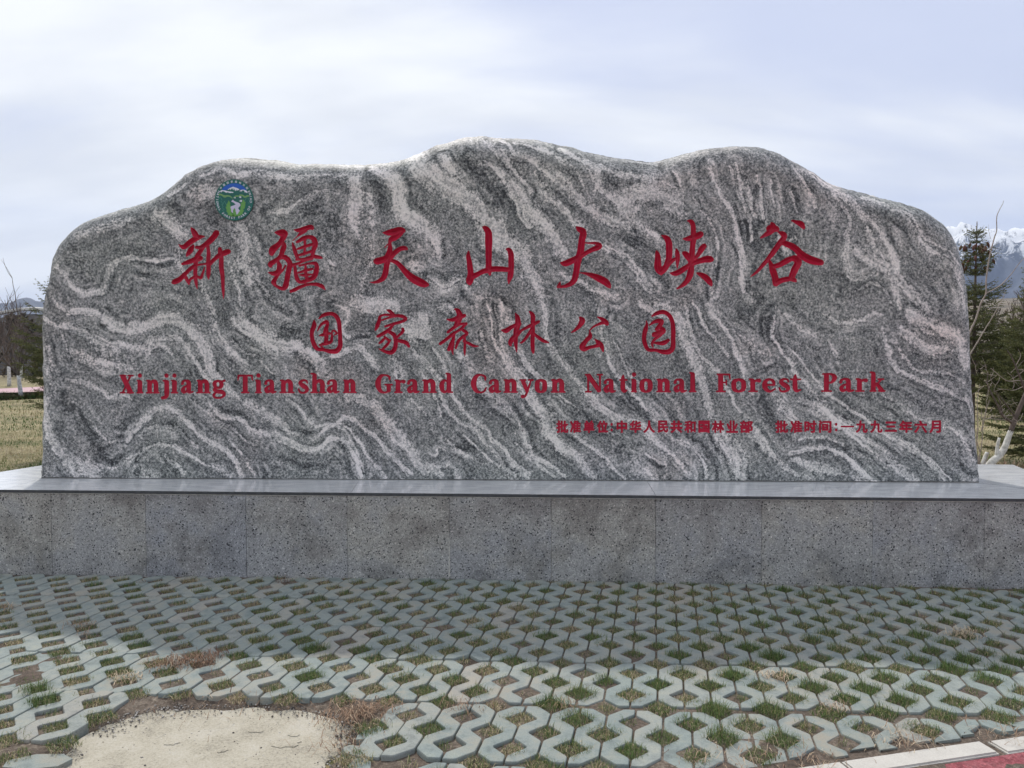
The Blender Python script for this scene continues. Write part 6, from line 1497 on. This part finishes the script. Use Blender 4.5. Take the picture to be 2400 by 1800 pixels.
# leaning limewashed tree at the plinth's right end, traced from its real course
def course(P, D): return [at_y(x, y, D + dd) for x, y, dd in P]
DT = 9.0
lt = empty('leaning_tree', at_y(2320, 1092, DT)); tag(lt, 'leaning bare tree with white painted foot growing behind the right end of the plinth', 'leaning tree'); LO = Vector(lt.location)
def lpart(name, mat, items, sm=True, n=8):
    mb = MB()
    for P, r in items:
        q = [at_y(x, y, DT + (d[0] if d else 0)) - LO for x, y, *d in P]; rr_ = np.linspace(r[0], r[1], len(q)) if len(r) == 2 else r
        if len(q) > 2:
            q2 = catmull(np.array([tuple(v) for v in q]), 4); rr_ = np.interp(np.linspace(0, 1, len(q2)), np.linspace(0, 1, len(rr_)), rr_); q = [Vector(v) for v in q2]
        mb.tube(q, list(rr_), n)
    return mb.build(name, mat, lt, sm)
lpart('limewashed_trunk', M_lime, [([(2312, 1104), (2326, 1082), (2342, 1068), (2355, 1048), (2363, 1026), (2369, 1010)], (.055, .046, .041, .037, .033, .030)), ([(2300, 1100), (2306, 1080), (2314, 1060)], (.03, .022)), ([(2335, 1080), (2338, 1045), (2342, 1026)], (.025, .014))])
lpart('trunk', M_twigd, [([(2368, 1013), (2378, 985), (2388, 960), (2400, 932), (2414, 895), (2430, 840)], (.030, .028, .026, .024, .021, .017))], n=9)
for br_ in ([([(2374, 992), (2362, 984), (2350, 975), (2338, 950), (2325, 925), (2314, 900), (2316, 872)], (.018, .004))], [([(2404, 918), (2392, 888), (2382, 862), (2370, 835), (2361, 822)], (.016, .004))],
   [([(2352, 978), (2341, 935), (2330, 915)], (.008, .003))], [([(2380, 978), (2352, 940), (2334, 915)], (.01, .003))]): lpart('branch', M_twigd, br_, n=6)
tws = [([(2384, 972), (2355, 975), (2320, 974), (2290, 966)], (.006, .003)), ([(2366, 985), (2330, 982), (2288, 977)], (.006, .003)), ([(2420, 893), (2386, 892), (2362, 893), (2342, 880), (2330, 870), (2322, 863)], (.008, .003)), ([(2335, 880), (2310, 876), (2298, 866)], (.005, .002)),
   ([(2400, 868), (2380, 862), (2392, 835), (2386, 818)], (.005, .002)), ([(2410, 860), (2385, 880), (2368, 890)], (.004, .002)), ([(2400, 905), (2375, 915), (2350, 912), (2330, 918)], (.005, .002)), ([(2385, 952), (2376, 942), (2372, 934)], (.004, .002)),
   ([(2262, 800), (2276, 772), (2288, 745), (2299, 710), (2311, 688), (2311, 660), (2316, 620), (2322, 590), (2331, 555), (2336, 540), (2336, 510), (2341, 495), (2350, 478), (2352, 470)], (.013, .010, .009, .008, .006, .004, .002)), ([(2311, 688), (2340, 672), (2356, 658), (2372, 640), (2385, 622), (2402, 602), (2415, 590)], (.007, .0025)),
   ([(2240, 900), (2262, 850), (2285, 812), (2306, 776), (2322, 750), (2336, 725), (2348, 705), (2356, 684)], (.010, .002)), ([(2262, 800), (2240, 900), (2262, 1000), (2300, 1098)], (.013, .016)), ([(2328, 575), (2312, 584), (2300, 580), (2288, 568)], (.003, .0015)), ([(2318, 585), (2335, 583), (2350, 577)], (.002, .001)), ([(2322, 560), (2318, 545), (2317, 526)], (.002, .001))]
rs = random.Random(3)
for _ in range(46):
    x, y = rs.uniform(2285, 2410), rs.uniform(850, 1000); a = rs.uniform(0, 6.28); L_ = rs.uniform(15, 50); P = [(x, y, rs.uniform(-.3, .5))]
    for i in range(4): a += rs.uniform(-.45, .45); P.append((P[-1][0] + math.cos(a) * L_ / 4, P[-1][1] + math.sin(a) * L_ / 4, P[0][2]))
    tws.append((P, (.0035, .0012)))
lpart('twigs', M_twig, tws, n=4)['kind'] = 'stuff'
# thorny saplings and root tangle at its foot
sb = empty('thorny_shrub', at_y(2298, 1094, 8.4)); tag(sb, 'thin thorny leafless shrub close to the right foot of the boulder', 'shrub'); SO = Vector(sb.location)
mb = MB()
for P in ([(2294, 1096), (2297, 1060), (2290, 1035), (2286, 1010)], [(2300, 1012), (2306, 985), (2313, 955), (2319, 937)], [(2288, 1098), (2300, 1050), (2304, 1010), (2300, 960)], [(2300, 1096), (2312, 1075), (2318, 1058)], [(2285, 1090), (2292, 1000), (2290, 940), (2296, 900)]):
    q = [at_y(x, y, 8.4) - SO for x, y in P]; mb.tube(q, list(np.linspace(.006, .0025, len(q))), 5)
    for i in range(len(q) - 1):
        for f in (.2, .5, .8):
            c = q[i].lerp(q[i + 1], f); mb.tube([c, c + Vector((rs.uniform(-.04, .04), rs.uniform(-.03, .03), rs.uniform(.0, .04)))], [.0025, .0008], 3)
mb.build('stems', M_twig, sb)
rX, rY, rZ = [], [], []
for _ in range(900): rX.append(rs.uniform(5.5, 6.9) + rs.gauss(0, .1)); rY.append(rs.uniform(8.3, 10.2))
n = len(rX)
o = blades('undergrowth', M_straw, np.array(rX), np.array(rY), rng.uniform(0, .12, n), rng.uniform(.08, .28, n), rng.uniform(.004, .010, n), rng.uniform(.5, 1.5, n), rng.uniform(0, .7, n))
# scrub on the rising ground far behind, one mass
so = Soup()
for _ in range(900):
    az = math.radians(rs.uniform(-50, 48)); R_ = 62 * (1 + 14 * rs.random() ** 2.2); x, y = R_ * math.sin(az), R_ * math.cos(az)
    z = float(terrain_h(np.array([x]), np.array([y]))[0]); s_ = rs.uniform(.5, 1.5) * (1 + R_ / 500)
    for k_ in range(5):
        c = Vector((x + rs.gauss(0, s_ * .5), y + rs.gauss(0, s_ * .5), z)); so.shoot(c, c + Vector((rs.gauss(0, .2), rs.gauss(0, .2), 1)) * s_, s_ * .45, 12, rs.uniform(0, 1))
M_scrub = rand_mat('scrub', [(0.0, (0.035, 0.035, 0.025)), (0.5, (0.085, 0.07, 0.05)), (1.0, (0.17, 0.14, 0.10))])
o = so.build('scrub', M_scrub, None, (0, 0, 0)); o['kind'] = 'stuff'
# low thorn scrub on the embankment
so = Soup()
for _ in range(700):
    x = rs.uniform(-70, -8); j = rs.random(); yb = 52 + (x + 20) * -0.10; y = yb + j * 6; z = max(0, j * 4.3); s_ = rs.uniform(.3, .9); c = Vector((x, y, z)); so.shoot(c, c + Vector((0, 0, s_)), s_ * .6, 22, rs.random())
o = so.build('bank_scrub', M_scrub, None, (0, 0, 0)); o['kind'] = 'stuff'

# ------------------------------------------------------------------ air
hz = bpy.data.materials.new('haze'); hz.use_nodes = True; hn = hz.node_tree.nodes; hn.clear()
ho = hn.new('ShaderNodeOutputMaterial'); pvn = hn.new('ShaderNodeVolumePrincipled'); pvn.inputs['Density'].default_value = 0.000055; pvn.inputs['Color'].default_value = (0.58, 0.71, 0.98, 1); pvn.inputs['Anisotropy'].default_value = 0.1
hz.node_tree.links.new(pvn.outputs[0], ho.inputs['Volume'])
mb = MB(); S_ = 10500; mb.prism([(-S_, -S_), (S_, -S_), (S_, S_), (-S_, S_)], -2.0, 1900.0)
o = mb.build('haze', hz); o['kind'] = 'stuff'
